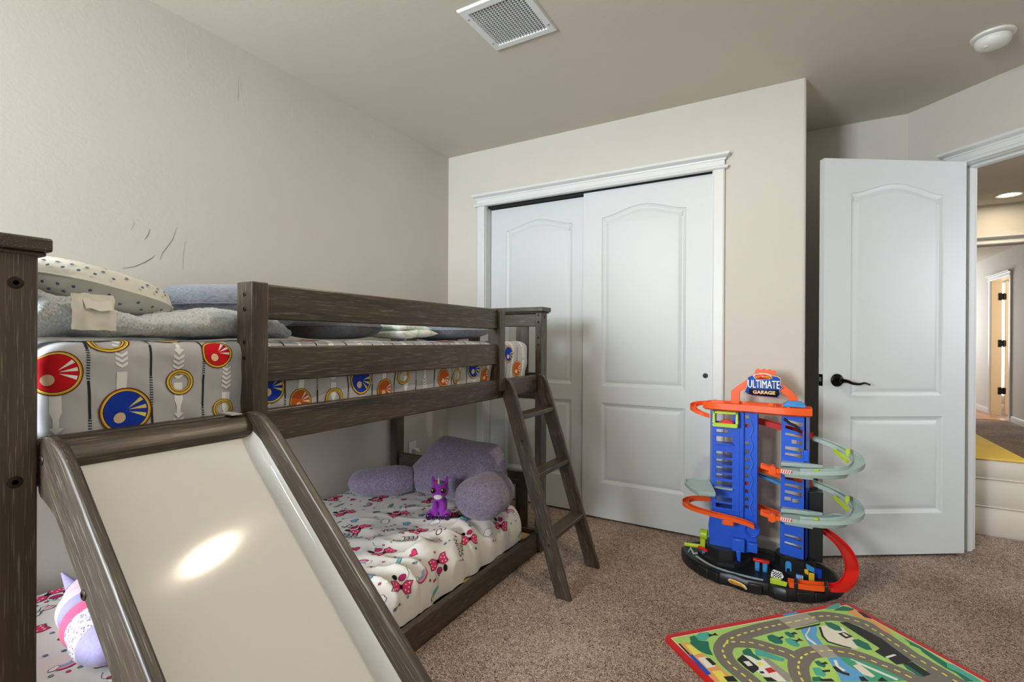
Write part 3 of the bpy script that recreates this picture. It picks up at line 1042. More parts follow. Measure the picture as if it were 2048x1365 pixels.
# ---- upper mattress with its printed fitted sheet
ZT, XF, XB = 1.104, -1.193, -2.162
UY0, UY1 = 0.338, 2.262
rf = 0.035
TOPW = (XF - rf) - (XB + rf)
A1, A2, A3 = 0.12, rf * math.pi / 2, TOPW
VT0 = A1 + A2
VF0 = VT0 + A3 + A2           # start of the front face
VEND = VF0 + 0.20
def up_prof(v):
    if v < A1:
        return XB, ZT - rf - (A1 - v), -1, 0
    v -= A1
    if v < A2:
        a = v / rf
        return XB + rf - rf * math.cos(a), ZT - rf + rf * math.sin(a), -math.cos(a), math.sin(a)
    v -= A2
    if v < A3:
        return XB + rf + v, ZT, 0, 1
    v -= A3
    if v < A2:
        a = v / rf
        return XF - rf + rf * math.sin(a), ZT - rf + rf * math.cos(a), math.sin(a), math.cos(a)
    v -= A2
    return XF, ZT - rf - v, 1, 0
RE = 0.055
ULEN = UY1 - UY0 + 2 * RE * (math.pi / 2 - 1)
def up_fn(u, v):
    x, z, nx, nz = up_prof(v)
    def endpos(d):
        a = d / RE
        return (RE * (1 - math.cos(a)), RE * (1 - math.sin(a))) if a < math.pi / 2 else (d - RE * (math.pi / 2 - 1), 0.0)
    y, ins = endpos(u)
    if u > ULEN / 2:
        y, ins = endpos(ULEN - u)
        y = UY1 - y
    else:
        y = UY0 + y
    w = 0.004 * noise.noise(Vector((y * 6, v * 5, 3.1))) + 0.003 * noise.noise(Vector((y * 16, v * 9, 7.7)))
    if nx > 0.5:
        w += 0.004 * math.sin((z - 0.87) * 18 + y * 2) * min(1, (ZT - z) * 9) + 0.004 * math.sin(y * 40 + (ZT - z) * 25) * math.exp(-((y - 0.42) / 0.1) ** 2) 
        w += 0.010 * max(0, noise.noise(Vector((y * 9 + z * 12, z * 3, 1.7)))) - 0.008 * max(0, noise.noise(Vector((y * 14 - z * 10, z * 4, 5.2))))
        w += -0.045 * max(0.0, (1.0 - z)) if y > 0.76 else -0.02 * max(0.0, (1.0 - z))
    w -= ins
    return (x + nx * w, y, z + nz * w)
us = [ULEN * i / 190 for i in range(191)]
vs = [VEND * i / 150 for i in range(151)]
um = Sheet(us, vs, up_fn)
um.sgn = -1 if (um.P[95][76] - um.P[95][75]).cross(um.P[96][76] - um.P[95][75]).z > 0 else 1
UM = ['sheet_grey', 'p_red', 'p_blue', 'p_orange', 'p_gold', 'p_brown', 'p_yellow', 'p_white', 'p_dark', 'p_cream']
U_ = lambda y: y - UY0 + RE * (math.pi / 2 - 1)
F_ = lambda y, z: (U_(y), VF0 + (ZT - rf - z) if z < ZT - rf else VF0 - rf * math.acos(max(-1, min(1, 1 - (z - ZT + rf) / rf))) )
T_ = lambda y, x: (U_(y), VT0 + x - (XB + rf))
def gold_ring(c, r, asp=1.0):
    for a, b_, mi in ((1.0, 0.93, 5), (0.93, 0.86, 6), (0.86, 0.78, 4), (0.78, 0.72, 5), (0.72, 0.66, 6), (0.66, 0.62, 5)):
        um.ring(c, r * a, r * b_, mi, 3, asp)
def medallion(c, r, mi, seed, asp=1.0):
    # plain coloured disc with pale and dark wedges inside a gold ring
    rnd = random.Random(seed)
    for a, b_, m_ in ((1.0, 0.95, 5), (0.95, 0.90, 4), (0.90, 0.86, 6), (0.86, 0.82, 5)):
        um.ring(c, r * a, r * b_, m_, 2, asp)
    um.fill(circ(c, r * 0.83, 28, 0, asp), mi, 3)
    a0 = rnd.uniform(-0.5, 0.5)
    for k in range(3):
        a = a0 + (k - 1) * 0.5
        p = [(c[0] + r * 0.8 * math.cos(a + d), c[1] + asp * r * 0.8 * math.sin(a + d)) for d in (-0.11, 0.11)] + [(c[0] + r * 0.15 * math.cos(a), c[1] + asp * r * 0.15 * math.sin(a))]
        um.fill(p, 7 if mi != 2 else 6, 4)
    um.fill(circ((c[0] - r * 0.22 * math.cos(a0), c[1] + r * 0.3 * asp), r * 0.24, 18, 0, asp), 9, 5)
def arrows(u, v0, v1, w=0.009):
    # white banner arrow and chevrons running down the cloth
    v = v0
    k = 0
    while v < v1:
        if k % 2 == 0:
            e = min(v + 0.05, v1)
            um.fill([(u - w, v), (u + w, v), (u + w, e - 0.012), (u + w * 0.5, e), (u - w * 0.5, e), (u - w, e - 0.012)], 7, 0)
            e2 = min(e + 0.026, v1)
            um.fill([(u - w * 0.5, e), (u + w * 0.5, e), (u + w * 0.45, e2 - 0.008), (u + w * 1.15, e2 - 0.008), (u, e2 + 0.003), (u - w * 1.15, e2 - 0.008), (u - w * 0.45, e2 - 0.008)], 7, 0)
            v = e2 + 0.008
        else:
            for q in range(5):
                vv = v + q * 0.0105
                if vv > v1 - 0.01:
                    break
                for sg in (-1, 1):
                    um.fill([(u, vv + 0.006), (u, vv), (u + sg * w * 1.15, vv - 0.007), (u + sg * w * 1.15, vv - 0.001)], 7, 0)
            v += 0.056
        k += 1
def dark_line(u, v0, v1, ph):
    v = v0
    k = ph
    while v < v1:
        if k % 2 == 0:
            e = min(v + 0.075, v1)
            um.stroke([(u, v), (u, e)], 0.0042, 8, 0)
        else:
            e = min(v + 0.06, v1)
            q = v
            while q < e:
                um.stroke([(u - 0.003, q), (u + 0.003, q + 0.0012)], 0.0022, 8, 0)
                q += 0.0052
        v = e + 0.002
        k += 1
VFE = VEND - 0.01
for k in range(18):
    y = 0.418 + 0.1065 * k
    dark_line(U_(y), VT0 + 0.3, VFE, k)
    ya = y + 0.053
    arrows(U_(ya), VT0 + 0.42 + 0.03 * (k % 3), VFE)
arrows(U_(0.369), VF0 + 0.06, VFE)
for y, z, r, mi in ((0.367, 1.046, 0.044, 1), (0.478, 0.963, 0.047, 2), (0.663, 1.070, 0.036, 1), (0.800, 0.985, 0.043, 2), (0.895, 0.938, 0.036, 3), (1.113, 0.982, 0.046, 2),
                    (1.223, 0.944, 0.036, 3), (1.538, 0.963, 0.036, 3), (1.745, 0.990, 0.044, 2), (1.835, 0.955, 0.034, 3), (2.03, 1.045, 0.040, 2), (2.12, 0.97, 0.040, 3), (1.42, 1.05, 0.04, 2)):
    c = F_(y, z)
    medallion(c, r, mi, int(y * 100))
for y, z, r in ((0.581, 1.014, 0.029), (0.677, 0.943, 0.024), (1.006, 0.937, 0.030), (1.311, 0.983, 0.030), (1.626, 0.964, 0.030), (1.92, 0.99, 0.028)):
    gold_ring(F_(y, z), r)
gold_ring(T_(0.456, XF - 0.022), 0.036, 0.8)
gold_ring(T_(0.57, XF - 0.055), 0.04, 0.9)
for y, x, mi in ((0.98, -1.30, 1), (1.15, -1.50, 3), (1.36, -1.28, 1), (1.50, -1.42, 2), (1.62, -1.26, 1), (1.80, -1.36, 1), (1.88, -1.25, 2), (0.86, -1.45, 3), (1.28, -1.66, 3), (2.05, -1.4, 1)):
    medallion(T_(y, x), 0.042, mi, int(y * 77))
for y, x in ((0.80, -1.30), (1.08, -1.27), (1.25, -1.38), (1.46, -1.27), (1.72, -1.30), (1.98, -1.28)):
    gold_ring(T_(y, x), 0.032)
o = um.mb.build('mattress', UM, None, sharp=50)
tag(o, 'upper bunk mattress in a grey sheet printed with gold rings and arrows', 'mattress')

# ---- lower mattress with loosely tucked printed sheet
LY0, LY1 = 0.37, 2.235
LXB, LXF = -2.160, -1.262
LTW = LXF - LXB
LEND = 0.06 + LTW + 0.21
def lo_prof(v):
    v -= 0.06
    if v < 0:
        return LXB - 0.0, 0.262 + v, -1, 0
    if v < LTW:
        return LXB + v, 0.262 + 0.006 * math.sin(v / LTW * math.pi), 0, 1
    q = (v - LTW) / 0.21
    a = q * math.pi * 0.5
    return LXF + 0.058 * math.sin(min(a * 1.25, math.pi / 2)), 0.262 - 0.165 * (q ** 1.45), 0.45 + 0.5 * q, 0.85 - 0.6 * q
LLEN = LY1 - LY0 + 2 * 0.06 * (math.pi / 2 - 1)
def lo_fn(u, v):
    x, z, nx, nz = lo_prof(v)
    def endpos(d):
        a = d / 0.06
        return (0.06 * (1 - math.cos(a)), 0.06 * (1 - math.sin(a))) if a < math.pi / 2 else (d - 0.06 * (math.pi / 2 - 1), 0.0)
    if u > LLEN / 2:
        y, ins = endpos(LLEN - u)
        y = LY1 - y
    else:
        y, ins = endpos(u)
        y = LY0 + y
    loose = max(0.0, min(1.0, (y - 0.75) / 0.35)) * max(0.0, min(1.0, (2.15 - y) / 0.25))
    fr = max(0.0, min(1.0, (x + 1.85) / 0.5))
    n1 = noise.noise(Vector((y * 5.5 + x * 2.0, x * 4.5 - y * 1.5, 2.2)))
    n2 = noise.noise(Vector((y * 9 - x * 6, x * 3 + y * 2, 9.4)))
    n3 = noise.noise(Vector((y * 22 + x * 9, x * 9, 5.5)))
    ridge = (1 - abs(n2)) ** 4
    w = loose * fr * (0.020 * n1 + 0.022 * (ridge - 0.25) + 0.004 * n3) + 0.003 * n1
    if v > 0.06 + LTW - 0.08:
        w += loose * 0.010 * math.sin(y * 30 + 3 * math.sin(y * 7) + x * 22) + loose * 0.018 * max(0, noise.noise(Vector((y * 7, 0.3, 4.4))))
    w -= ins * (0.85 if nz > 0.9 else 1.0)
    zz = z + nz * w
    if z < 0.22:
        zz = max(zz, 0.095)
    return (min(x + nx * w, -1.196), y, zz)
lus = [LLEN * i / 230 for i in range(231)]
lvs = [LEND * i / 140 for i in range(141)]
lm = Sheet(lus, lvs, lo_fn)
lm.sgn = -1 if (lm.P[30][40] - lm.P[30][39]).cross(lm.P[31][40] - lm.P[30][39]).z > 0 else 1
LM = ['sheet_white', 'p_pink', 'p_magenta', 'p_teal', 'p_black', 'p_lilac', 'p_lime', 'p_blush', 'p_white', 'p_slate', 'p_cream']
def heart(c, s_, ang, mi, line=True):
    pts = []
    for i in range(26):
        t = 2 * math.pi * i / 26
        pts.append((s_ * 0.055 * 16 * math.sin(t) ** 3, s_ * 0.055 * (13 * math.cos(t) - 5 * math.cos(2 * t) - 2 * math.cos(3 * t) - math.cos(4 * t))))
    P = rot2(pts, c, ang)
    lm.fill(P, mi, 1, c)
    if line:
        lm.stroke(P, 0.0016, 4, 2, True)
def bow(c, s_, ang, m1, m2, dots=False):
    for sg in (-1, 1):
        w = [(0, 0.08 * s_), (sg * 0.5 * s_, 0.5 * s_), (sg * s_, 0.42 * s_), (sg * 0.9 * s_, 0), (sg * s_, -0.42 * s_), (sg * 0.5 * s_, -0.5 * s_), (0, -0.08 * s_)]
        P = rot2(w, c, ang)
        lm.fill(P, m1, 1)
        lm.stroke(P, 0.0018, 4, 3, True)
        if dots:
            for q in ((0.45, 0.2), (0.45, -0.2), (0.75, 0.0), (0.75, 0.3), (0.75, -0.3)):
                lm.fill(circ(rot2([(sg * q[0] * s_, q[1] * s_)], c, ang)[0], 0.06 * s_, 10), m2, 2)
        else:
            for q in (-0.22, 0.22):
                lm.fill(rot2([(sg * 0.1 * s_, q * 0.2 * s_), (sg * 0.95 * s_, (q + 0.09) * s_), (sg * 0.95 * s_, (q - 0.09) * s_)], c, ang), m2, 2)
    P = circ(c, 0.16 * s_, 14)
    lm.fill(P, m1 if not dots else 4, 3)
    lm.stroke(P, 0.0016, 4, 4, True)
def cloud(c, s_, ang):
    pts = []
    for i in range(40):
        t = 2 * math.pi * i / 40
        r = s_ * (0.75 + 0.16 * abs(math.sin(2.5 * t)))
        pts.append((r * math.cos(t), 0.62 * r * math.sin(t)))
    P = rot2(pts, c, ang)
    lm.fill(P, 8, 1)
    lm.stroke(P, 0.0015, 4, 2, True)
def rainbow(c, s_, ang):
    for r, mi in ((1.0, 1), (0.82, 7), (0.64, 3), (0.46, 5)):
        arc_ = [(r * s_ * math.cos(t), r * s_ * math.sin(t)) for t in [0.1 + i * 2.6 / 14 for i in range(15)]]
        lm.stroke(rot2(arc_, c, ang), 0.17 * s_, mi, 1)
    arc_ = [(1.1 * s_ * math.cos(t), 1.1 * s_ * math.sin(t)) for t in [0.1 + i * 2.6 / 14 for i in range(15)]]
    lm.stroke(rot2(arc_, c, ang), 0.0014, 4, 2)
    cloud(rot2([(-0.85 * s_, 0.1 * s_)], c, ang)[0], 0.45 * s_, ang)
def pencil(c, s_, ang):
    lm.fill(rot2([(-s_, 0.22 * s_), (0.5 * s_, 0.2 * s_), (s_, 0), (0.5 * s_, -0.2 * s_), (-s_, -0.22 * s_)], c, ang), 3, 1)
    lm.fill(rot2([(-s_, 0.22 * s_), (-0.5 * s_, 0.22 * s_), (-0.5 * s_, -0.22 * s_), (-s_, -0.22 * s_)], c, ang), 6, 2)
    lm.stroke(rot2([(-s_, 0.22 * s_), (0.5 * s_, 0.2 * s_), (s_, 0), (0.5 * s_, -0.2 * s_), (-s_, -0.22 * s_)], c, ang), 0.0013, 4, 3, True)
def cluster(c, s_, ang):
    # a spotted bow with dark ribbon loops and a trailing balloon string
    bow(c, s_, ang, 1, 8, True)
    q = rot2([(0.1 * s_, -0.75 * s_)], c, ang)[0]
    lm.fill(circ(q, 0.33 * s_, 18, 0, 0.8), 2, 1)
    lm.stroke(circ(q, 0.33 * s_, 18, 0, 0.8), 0.0016, 4, 2, True)
    q = rot2([(-0.55 * s_, -0.85 * s_)], c, ang)[0]
    lm.fill(circ(q, 0.2 * s_, 16, 0, 1.5), 4, 1)
    st_ = [(0.5 * s_ + 0.12 * s_ * math.sin(i * 0.9), -0.6 * s_ - 0.16 * s_ * i) for i in range(9)]
    lm.stroke(rot2(st_, c, ang), 0.0013, 4, 1)
rnd = random.Random(11)
spots = []
for i in range(17):
    for j in range(10):
        spots.append((0.08 + i * 0.114 + (0.057 if j % 2 else 0) + rnd.uniform(-0.016, 0.016), 0.10 + j * 0.116 + rnd.uniform(-0.016, 0.016)))
for k, c in enumerate(spots):
    if not (0.05 < c[0] < LLEN - 0.05 and 0.07 < c[1] < LEND - 0.03):
        continue
    ang = rnd.uniform(-0.6, 0.6) + (math.pi if rnd.random() < 0.3 else 0)
    q = (k * 7) % 12
    if q in (0, 4, 8):
        cluster(c, 0.050, ang)
    elif q == 1:
        heart(c, 0.022, ang, 3)
    elif q == 2:
        rainbow(c, 0.034, ang)
    elif q == 3:
        lm.text('YES SO', 0.038, c, ang + math.pi, 4)
    elif q == 5:
        bow(c, 0.036, ang, 8, 1)
    elif q == 6:
        cloud(c, 0.034, ang)
    elif q == 7:
        heart(c, 0.020, ang, 1)
    elif q == 9:
        pencil(c, 0.034, ang)
    elif q == 10:
        lm.text("LOVIN'", 0.036, c, ang + 1.4, 4)
        lm.text('FEEL', 0.036, (c[0] + 0.036, c[1]), ang + 1.4, 4)
    else:
        heart(c, 0.020, ang, 9)
    for _ in range(2):
        d = (c[0] + rnd.uniform(-0.06, 0.06), c[1] + rnd.choice((-1, 1)) * rnd.uniform(0.045, 0.06))
        if 0.05 < d[0] < LLEN - 0.05 and 0.07 < d[1] < LEND - 0.02:
            lm.fill(circ(d, 0.005, 12), rnd.choice((9, 1, 3)), 1)
            lm.stroke(circ(d, 0.005, 12), 0.0013, 4, 2, True)
o = lm.mb.build('mattress', LM, None, sharp=60)
def lo_z(x, y, r=0.02):
    # height of the lower sheet under a footprint
    return max(lm.at(y + d - LY0 + 0.06 * (math.pi / 2 - 1), 0.06 + x + e - LXB).z for d in (-r, 0, r) for e in (-r, 0, r))
tag(o, 'lower bunk mattress in a rumpled white sheet printed with bows and hearts', 'mattress')

# ---- pillows
def puff(mb, hx_, hy_, T, M, n=2.6, nr=16, na=64, lump=0.0, seed=0, flat=0.55, mi=0):
    # cushion: superellipse outline, domed on both faces, meeting in a seam
    rings_t, rings_b = [], []
    for sgn in (1, -1):
        for r in range(nr + 1):
            q = r / nr
            row = []
            for i in range(na):
                t = 2 * math.pi * i / na
                c_, s_ = math.cos(t), math.sin(t)
                x = hx_ * math.copysign(abs(c_) ** (2 / n), c_) * q
                y = hy_ * math.copysign(abs(s_) ** (2 / n), s_) * q
                h = T * max(0.0, 1 - q ** 2.6) ** flat
                h *= 1 + lump * noise.noise(Vector((x * 6 + seed, y * 6, sgn * 2)))
                row.append(M @ Vector((x, y, sgn * h)))
            (rings_t if sgn == 1 else rings_b).append(row)
    mb.loft(rings_t, mi, cap=False)
    mb.loft(rings_b, mi, cap=False)
    return [M @ Vector((hx_ * math.copysign(abs(math.cos(2 * math.pi * i / na)) ** (2 / n), math.cos(2 * math.pi * i / na)), hy_ * math.copysign(abs(math.sin(2 * math.pi * i / na)) ** (2 / n), math.sin(2 * math.pi * i / na)), 0)) for i in range(na)]
def piping(parent, rim, r, mat, name='seam_piping'):
    m_ = MB()
    m_.tube(list(rim) + [rim[0]], r, 8)
    return m_.build(name, mat, parent)

m_ = fabric('pillow_white', hx(218, 216, 206), 0.9, 500, 0.3)
base_mat('pillow_dot', hx(92, 110, 142), 0.9)
def streaky(name, c0, c1):
    m_ = base_mat(name, c0, 0.9, spec=0.15, sheen=0.2)
    n_ = N(m_)
    f_ = n_.noise(n_.coords((60, 14, 160)), 3.0, 3, 0.6)
    n_.color(n_.ramp(f_, [(0.35, c0), (0.65, c1)]))
    n_.bump(f_, 0.2, 0.001)
    return m_
streaky('pillow_slate', hx(104, 112, 128), hx(146, 154, 170))
streaky('pillow_char', hx(78, 80, 86), hx(110, 112, 118))
fleece = base_mat('fleece_grey', hx(176, 182, 184), 0.95, spec=0.1, sheen=0.5)
n = N(fleece)
f_ = n.noise(n.coords(), 230, 4, 0.65, 0.4)
n.color(n.ramp(f_, [(0.3, hx(170, 178, 184)), (0.55, hx(216, 223, 227)), (0.75, hx(242, 246, 249))]))
n.bump(f_, 0.7, 0.006)

pw = thing('pillow', 'white foam pillow dotted with blue, propped at the near end of upper bunk', 'pillow', (-1.62, 0.46, 1.2))
M = Matrix.Translation((-1.625, 0.512, 1.222)) @ Matrix.Rotation(math.radians(-13), 4, 'X') @ Matrix.Rotation(math.radians(3), 4, 'Z')
b = MB()
rim = puff(b, 0.315, 0.172, 0.066, M, 2.9, flat=0.40)
dots = []
for i in range(-9, 10):
    for j in range(-7, 8):
        x, y = i * 0.035 + (0.0175 if j % 2 else 0), j * 0.030
        if (abs(x / 0.315) ** 2.9 + abs(y / 0.172) ** 2.9) ** (1 / 2.9) < 0.87:
            dots.append((x, y))
for q, ph in ((0.945, 0.0), (0.985, 0.5)):
    for k in range(40):
        t = 2 * math.pi * (k + ph) / 40
        dots.append((0.315 * q * math.copysign(abs(math.cos(t)) ** (2 / 2.9), math.cos(t)), 0.172 * q * math.copysign(abs(math.sin(t)) ** (2 / 2.9), math.sin(t))))
def dome(xx, yy, sg):
    qq = min(1, (abs(xx / 0.315) ** 2.9 + abs(yy / 0.172) ** 2.9) ** (1 / 2.9))
    return Vector((xx, yy, sg * 0.066 * max(0, 1 - qq ** 2.6) ** 0.40))
for x, y in dots:
    for sg in (1, -1):
        e = 0.0004
        p0 = dome(x, y, sg)
        tx = (dome(x + e, y, sg) - dome(x - e, y, sg)).normalized()
        ty = (dome(x, y + e, sg) - dome(x, y - e, sg)).normalized()
        nn = tx.cross(ty)
        if nn.length < 1e-4:
            continue
        nn = nn.normalized() * sg
        u1 = nn.orthogonal().normalized()
        u2 = nn.cross(u1)
        b.add([M @ (p0 + nn * 0.0012 + u1 * (0.0036 * math.cos(a)) + u2 * (0.0034 * math.sin(a))) for a in [2 * math.pi * k / 10 for k in range(10)]], [tuple(range(10))], 1)
b.build('cover', ['pillow_white', 'pillow_dot'], pw, sharp=60)
piping(pw, rim, 0.0022, 'pillow_white')

ps = thing('pillow', 'slate blue-grey pillow behind the white dotted pillow', 'pillow', (-1.80, 1.0, 1.2))
M = Matrix.Translation((-1.80, 0.985, 1.205)) @ Matrix.Rotation(math.radians(2), 4, 'X') @ Matrix.Rotation(math.radians(-4), 4, 'Y')
b = MB()
rim = puff(b, 0.29, 0.275, 0.088, M, 3.0, lump=0.1, seed=3, flat=0.6)
b.build('cover', 'pillow_slate', ps, sharp=70)
piping(ps, rim, 0.0022, 'pillow_slate')
pc = thing('pillow', 'charcoal grey pillow seen between the guard rails, middle of the bunk', 'pillow', (-1.75, 1.42, 1.15))
M = Matrix.Translation((-1.72, 1.420, 1.163)) @ Matrix.Rotation(math.radians(-1), 4, 'X')
b = MB()
rim = puff(b, 0.25, 0.132, 0.052, M, 3.2, lump=0.1, seed=8)
b.build('cover', 'pillow_char', pc, sharp=70)
piping(pc, rim, 0.002, 'pillow_char')
pf_ = thing('pillow', 'blue-grey pillow seen between the guard rails, nearest the closet', 'pillow', (-1.62, 2.05, 1.15))
M = Matrix.Translation((-1.60, 2.03, 1.161)) @ Matrix.Rotation(math.radians(1), 4, 'X')
b = MB()
rim = puff(b, 0.24, 0.215, 0.05, M, 3.2, lump=0.15, seed=5)
b.build('cover', 'pillow_slate', pf_, sharp=70)
piping(pf_, rim, 0.002, 'pillow_slate')

# folded small blanket, white with green
mf = base_mat('blanket_print', hx(224, 232, 230), 0.95, spec=0.1, sheen=0.4)
n = N(mf)
v_ = n.coords()
f_ = n.noise(v_, 13, 3, 0.6, 1.0)
n.color(n.ramp(f_, [(0.42, hx(236, 238, 236)), (0.52, hx(178, 214, 186)), (0.58, hx(238, 240, 238)), (0.70, hx(236, 238, 236)), (0.75, hx(128, 168, 176))]))
n.bump(n.noise(v_, 120, 3), 0.5, 0.004)
b = MB()
prof = []
def fold_layer(z, x0, x1, y0, y1, t_):
    nu_, nv_ = 26, 26
    rows = []
    for i in range(nu_ + 1):
        row = []
        a = i / nu_
        for j in range(nv_):
            t = 2 * math.pi * j / nv_
            c_, s_ = math.cos(t), math.sin(t)
            x = (x0 + x1) / 2 + (x1 - x0) / 2 * math.copysign(abs(c_) ** 0.45, c_)
            zz = z + t_ * math.copysign(abs(s_) ** 0.8, s_)
            y = y0 + (y1 - y0) * a
            k = (1 - 0.97 * abs(2 * a - 1) ** 4) ** 0.6
            zz = z + (zz - z) * k + 0.010 * noise.noise(Vector((x * 9, y * 16, z * 20)))
            row.append(Vector((x, y + 0.008 * noise.noise(Vector((x * 7, z * 40, 2))), zz)))
        rows.append(row)
    b.loft(rows)
fold_layer(1.138, -1.70, -1.43, 1.565, 1.800, 0.021)
fold_layer(1.165, -1.69, -1.45, 1.565, 1.775, 0.018)
o = b.build('folded_blanket', 'blanket_print', None, sharp=70)
tag(o, 'folded white blanket with green print between the pillows on the upper bunk', 'blanket')

# fluffy light grey blanket bunched along the front edge
bl = thing('blanket', 'fluffy light grey blanket bunched under the white dotted pillow', 'blanket', (-1.36, 0.6, 1.12))
rnd = random.Random(5)
b = MB()
rows = []
key = [(0.338, 0.030, 0.11), (0.36, 0.056, 0.12), (0.41, 0.050, 0.13), (0.48, 0.036, 0.13), (0.55, 0.029, 0.13), (0.63, 0.037, 0.13), (0.72, 0.045, 0.13), (0.80, 0.040, 0.12), (0.86, 0.032, 0.10), (0.885, 0.018, 0.06)]
def kint(y, c):
    for i in range(len(key) - 1):
        if key[i][0] <= y <= key[i + 1][0]:
            t = (y - key[i][0]) / (key[i + 1][0] - key[i][0])
            t = t * t * (3 - 2 * t)
            return key[i][c] * (1 - t) + key[i + 1][c] * t
    return key[-1][c]
ny, na = 110, 72
for i in range(ny + 1):
    y = 0.338 + 0.547 * i / ny
    h, w = kint(y, 1), kint(y, 2)
    row = []
    for j in range(na):
        t = 2 * math.pi * j / na
        c_, s_ = math.cos(t), math.sin(t)
        x = -1.222 - w + w * math.copysign(abs(c_) ** 0.75, c_)
        z = 1.112 + h * (0.86 + 0.86 * math.copysign(abs(s_) ** 0.85, s_))
        p = Vector((x, y, z))
        d = 0.007 * noise.noise(p * 18) + 0.004 * noise.noise(p * 55) + 0.0025 * noise.noise(p * 130)
        p += Vector((c_, 0, s_)) * d
        p.z = max(p.z, 1.1125)
        row.append(p)
    rows.append(row)
b.loft(rows)
# tufts of pile
for _ in range(9000):
    i = rnd.randrange(1, ny)
    j = rnd.randrange(0, na)
    if na * 0.55 < j < na * 0.95:
        continue
    p = rows[i][j].lerp(rows[i][(j + 1) % na], rnd.random()).lerp(rows[i - 1][j], rnd.random())
    nn = (rows[i][(j + 1) % na] - rows[i][j]).cross(rows[i - 1][j] - rows[i][j]).normalized()
    if nn.dot(Vector((math.cos(2 * math.pi * j / na), 0, math.sin(2 * math.pi * j / na)))) < 0:
        nn = -nn
    d = (nn * 0.6 + Vector((rnd.uniform(-1, 1), rnd.uniform(-1, 1), rnd.uniform(-1.1, 0.6)))).normalized() * rnd.uniform(0.003, 0.006)
    sd_ = d.cross(nn).normalized() * 0.0011 if d.cross(nn).length > 1e-6 else Vector((0.0008, 0, 0))
    q = p - nn * 0.001
    b.add([q + sd_, q - sd_, q + d], [(0, 1, 2)])
b.build('fleece', 'fleece_grey', bl, sharp=180)
fabric('label_cloth', hx(228, 226, 216), 0.85, 300, 0.2)
b = MB()
def cloth_sheet(f, nu_, nv_, th_=0.0012):
    P0 = [[Vector(f(i / nu_, j / nv_)) for j in range(nv_ + 1)] for i in range(nu_ + 1)]
    for off in (0, th_):
        vs_ = [p + Vector((off, 0, 0)) for r in P0 for p in r]
        b.add(vs_, [(i * (nv_ + 1) + j, i * (nv_ + 1) + j + 1, (i + 1) * (nv_ + 1) + j + 1, (i + 1) * (nv_ + 1) + j) for i in range(nu_) for j in range(nv_)])
def lab(a, c):
    y = 0.398 + 0.068 * a + 0.004 * noise.noise(Vector((c * 4, a, 1))) + 0.004 * (1 - c) * (a - 0.5)
    z = 1.127 + c * 0.072 + 0.003 * noise.noise(Vector((a * 5, 0.2, 3))) * (1 - c)
    x = -1.2085 - 0.02 * max(0, c - 0.45) + 0.003 * noise.noise(Vector((a * 4, c * 4, 9)))
    return (x, y, z)
cloth_sheet(lab, 16, 18)
def flap(a, c):
    y = 0.414 + 0.050 * a + 0.010 * (1 - c) * (1 - 2 * a) * 0.3
    z = 1.200 - 0.031 * (1 - c) - 0.004 * a + 0.002 * math.sin(a * 9)
    x = -1.2055 - 0.018 * max(0, (z - 1.16) / 0.04) + 0.004 * (1 - c)
    return (x, y, z)
cloth_sheet(flap, 12, 8)
b.build('care_label', 'label_cloth', bl, sharp=60)['label'] = 'beige folded cloth care label'

# ---- lavender reading pillow
lav = base_mat('sherpa_lavender', hx(136, 126, 148), 0.95, spec=0.1, sheen=0.4)
n = N(lav)
v_ = n.coords()
vo = n.new('ShaderNodeTexVoronoi')
vo.inputs['Scale'].default_value = 150
n.link(v_, vo.inputs['Vector'])
n.color(n.ramp(n.noise(v_, 100, 3, 0.6, 1), [(0.3, hx(112, 102, 126)), (0.7, hx(156, 146, 168))]))
n.bump(vo.outputs['Distance'], 0.7, 0.004)
rp = thing('reading_pillow', 'lavender fleece reading pillow with two arms on the lower bunk', 'pillow', (-1.58, 2.05, 0.265))
b = MB()
# leaning back rest: outline (x, height) domed front and back
ol = [(-0.335, 0.0), (-0.20, -0.004), (0.0, -0.006), (0.20, -0.004), (0.345, 0.0), (0.352, 0.06), (0.335, 0.13), (0.305, 0.20), (0.275, 0.262), (0.245, 0.296), (0.20, 0.309), (0.10, 0.308), (0.0, 0.311), (-0.11, 0.314), (-0.155, 0.304), (-0.19, 0.268), (-0.235, 0.205), (-0.285, 0.145), (-0.325, 0.09)]
ol = [(p.x, p.y) for p in smooth_path([Vector((a, c, 0)) for a, c in ol] + [Vector((ol[0][0], ol[0][1], 0))], 4)[:-1]]
cx_, cz_ = 0.0, 0.14
lean = Matrix.Translation((-1.545, 2.045, 0.290)) @ Matrix.Rotation(math.radians(-4), 4, 'Z') @ Matrix.Rotation(math.radians(-20), 4, 'X')
for sg in (-1, 1):
    rows = []
    for r in range(13):
        q = r / 12
        row = []
        for a, c in ol:
            x, z = cx_ + (a - cx_) * q, cz_ + (c - cz_) * q
            d = (0.085 if sg < 0 else 0.075) * max(0, 1 - q ** 2.4) ** 0.55
            d *= 1 + 0.12 * noise.noise(Vector((x * 6, z * 6, sg)))
            row.append(lean @ Vector((x, sg * d, z)))
        rows.append(row)
    b.loft(rows, cap=False)
b.build('backrest', 'sherpa_lavender', rp, sharp=80)
b = MB()
rows = []
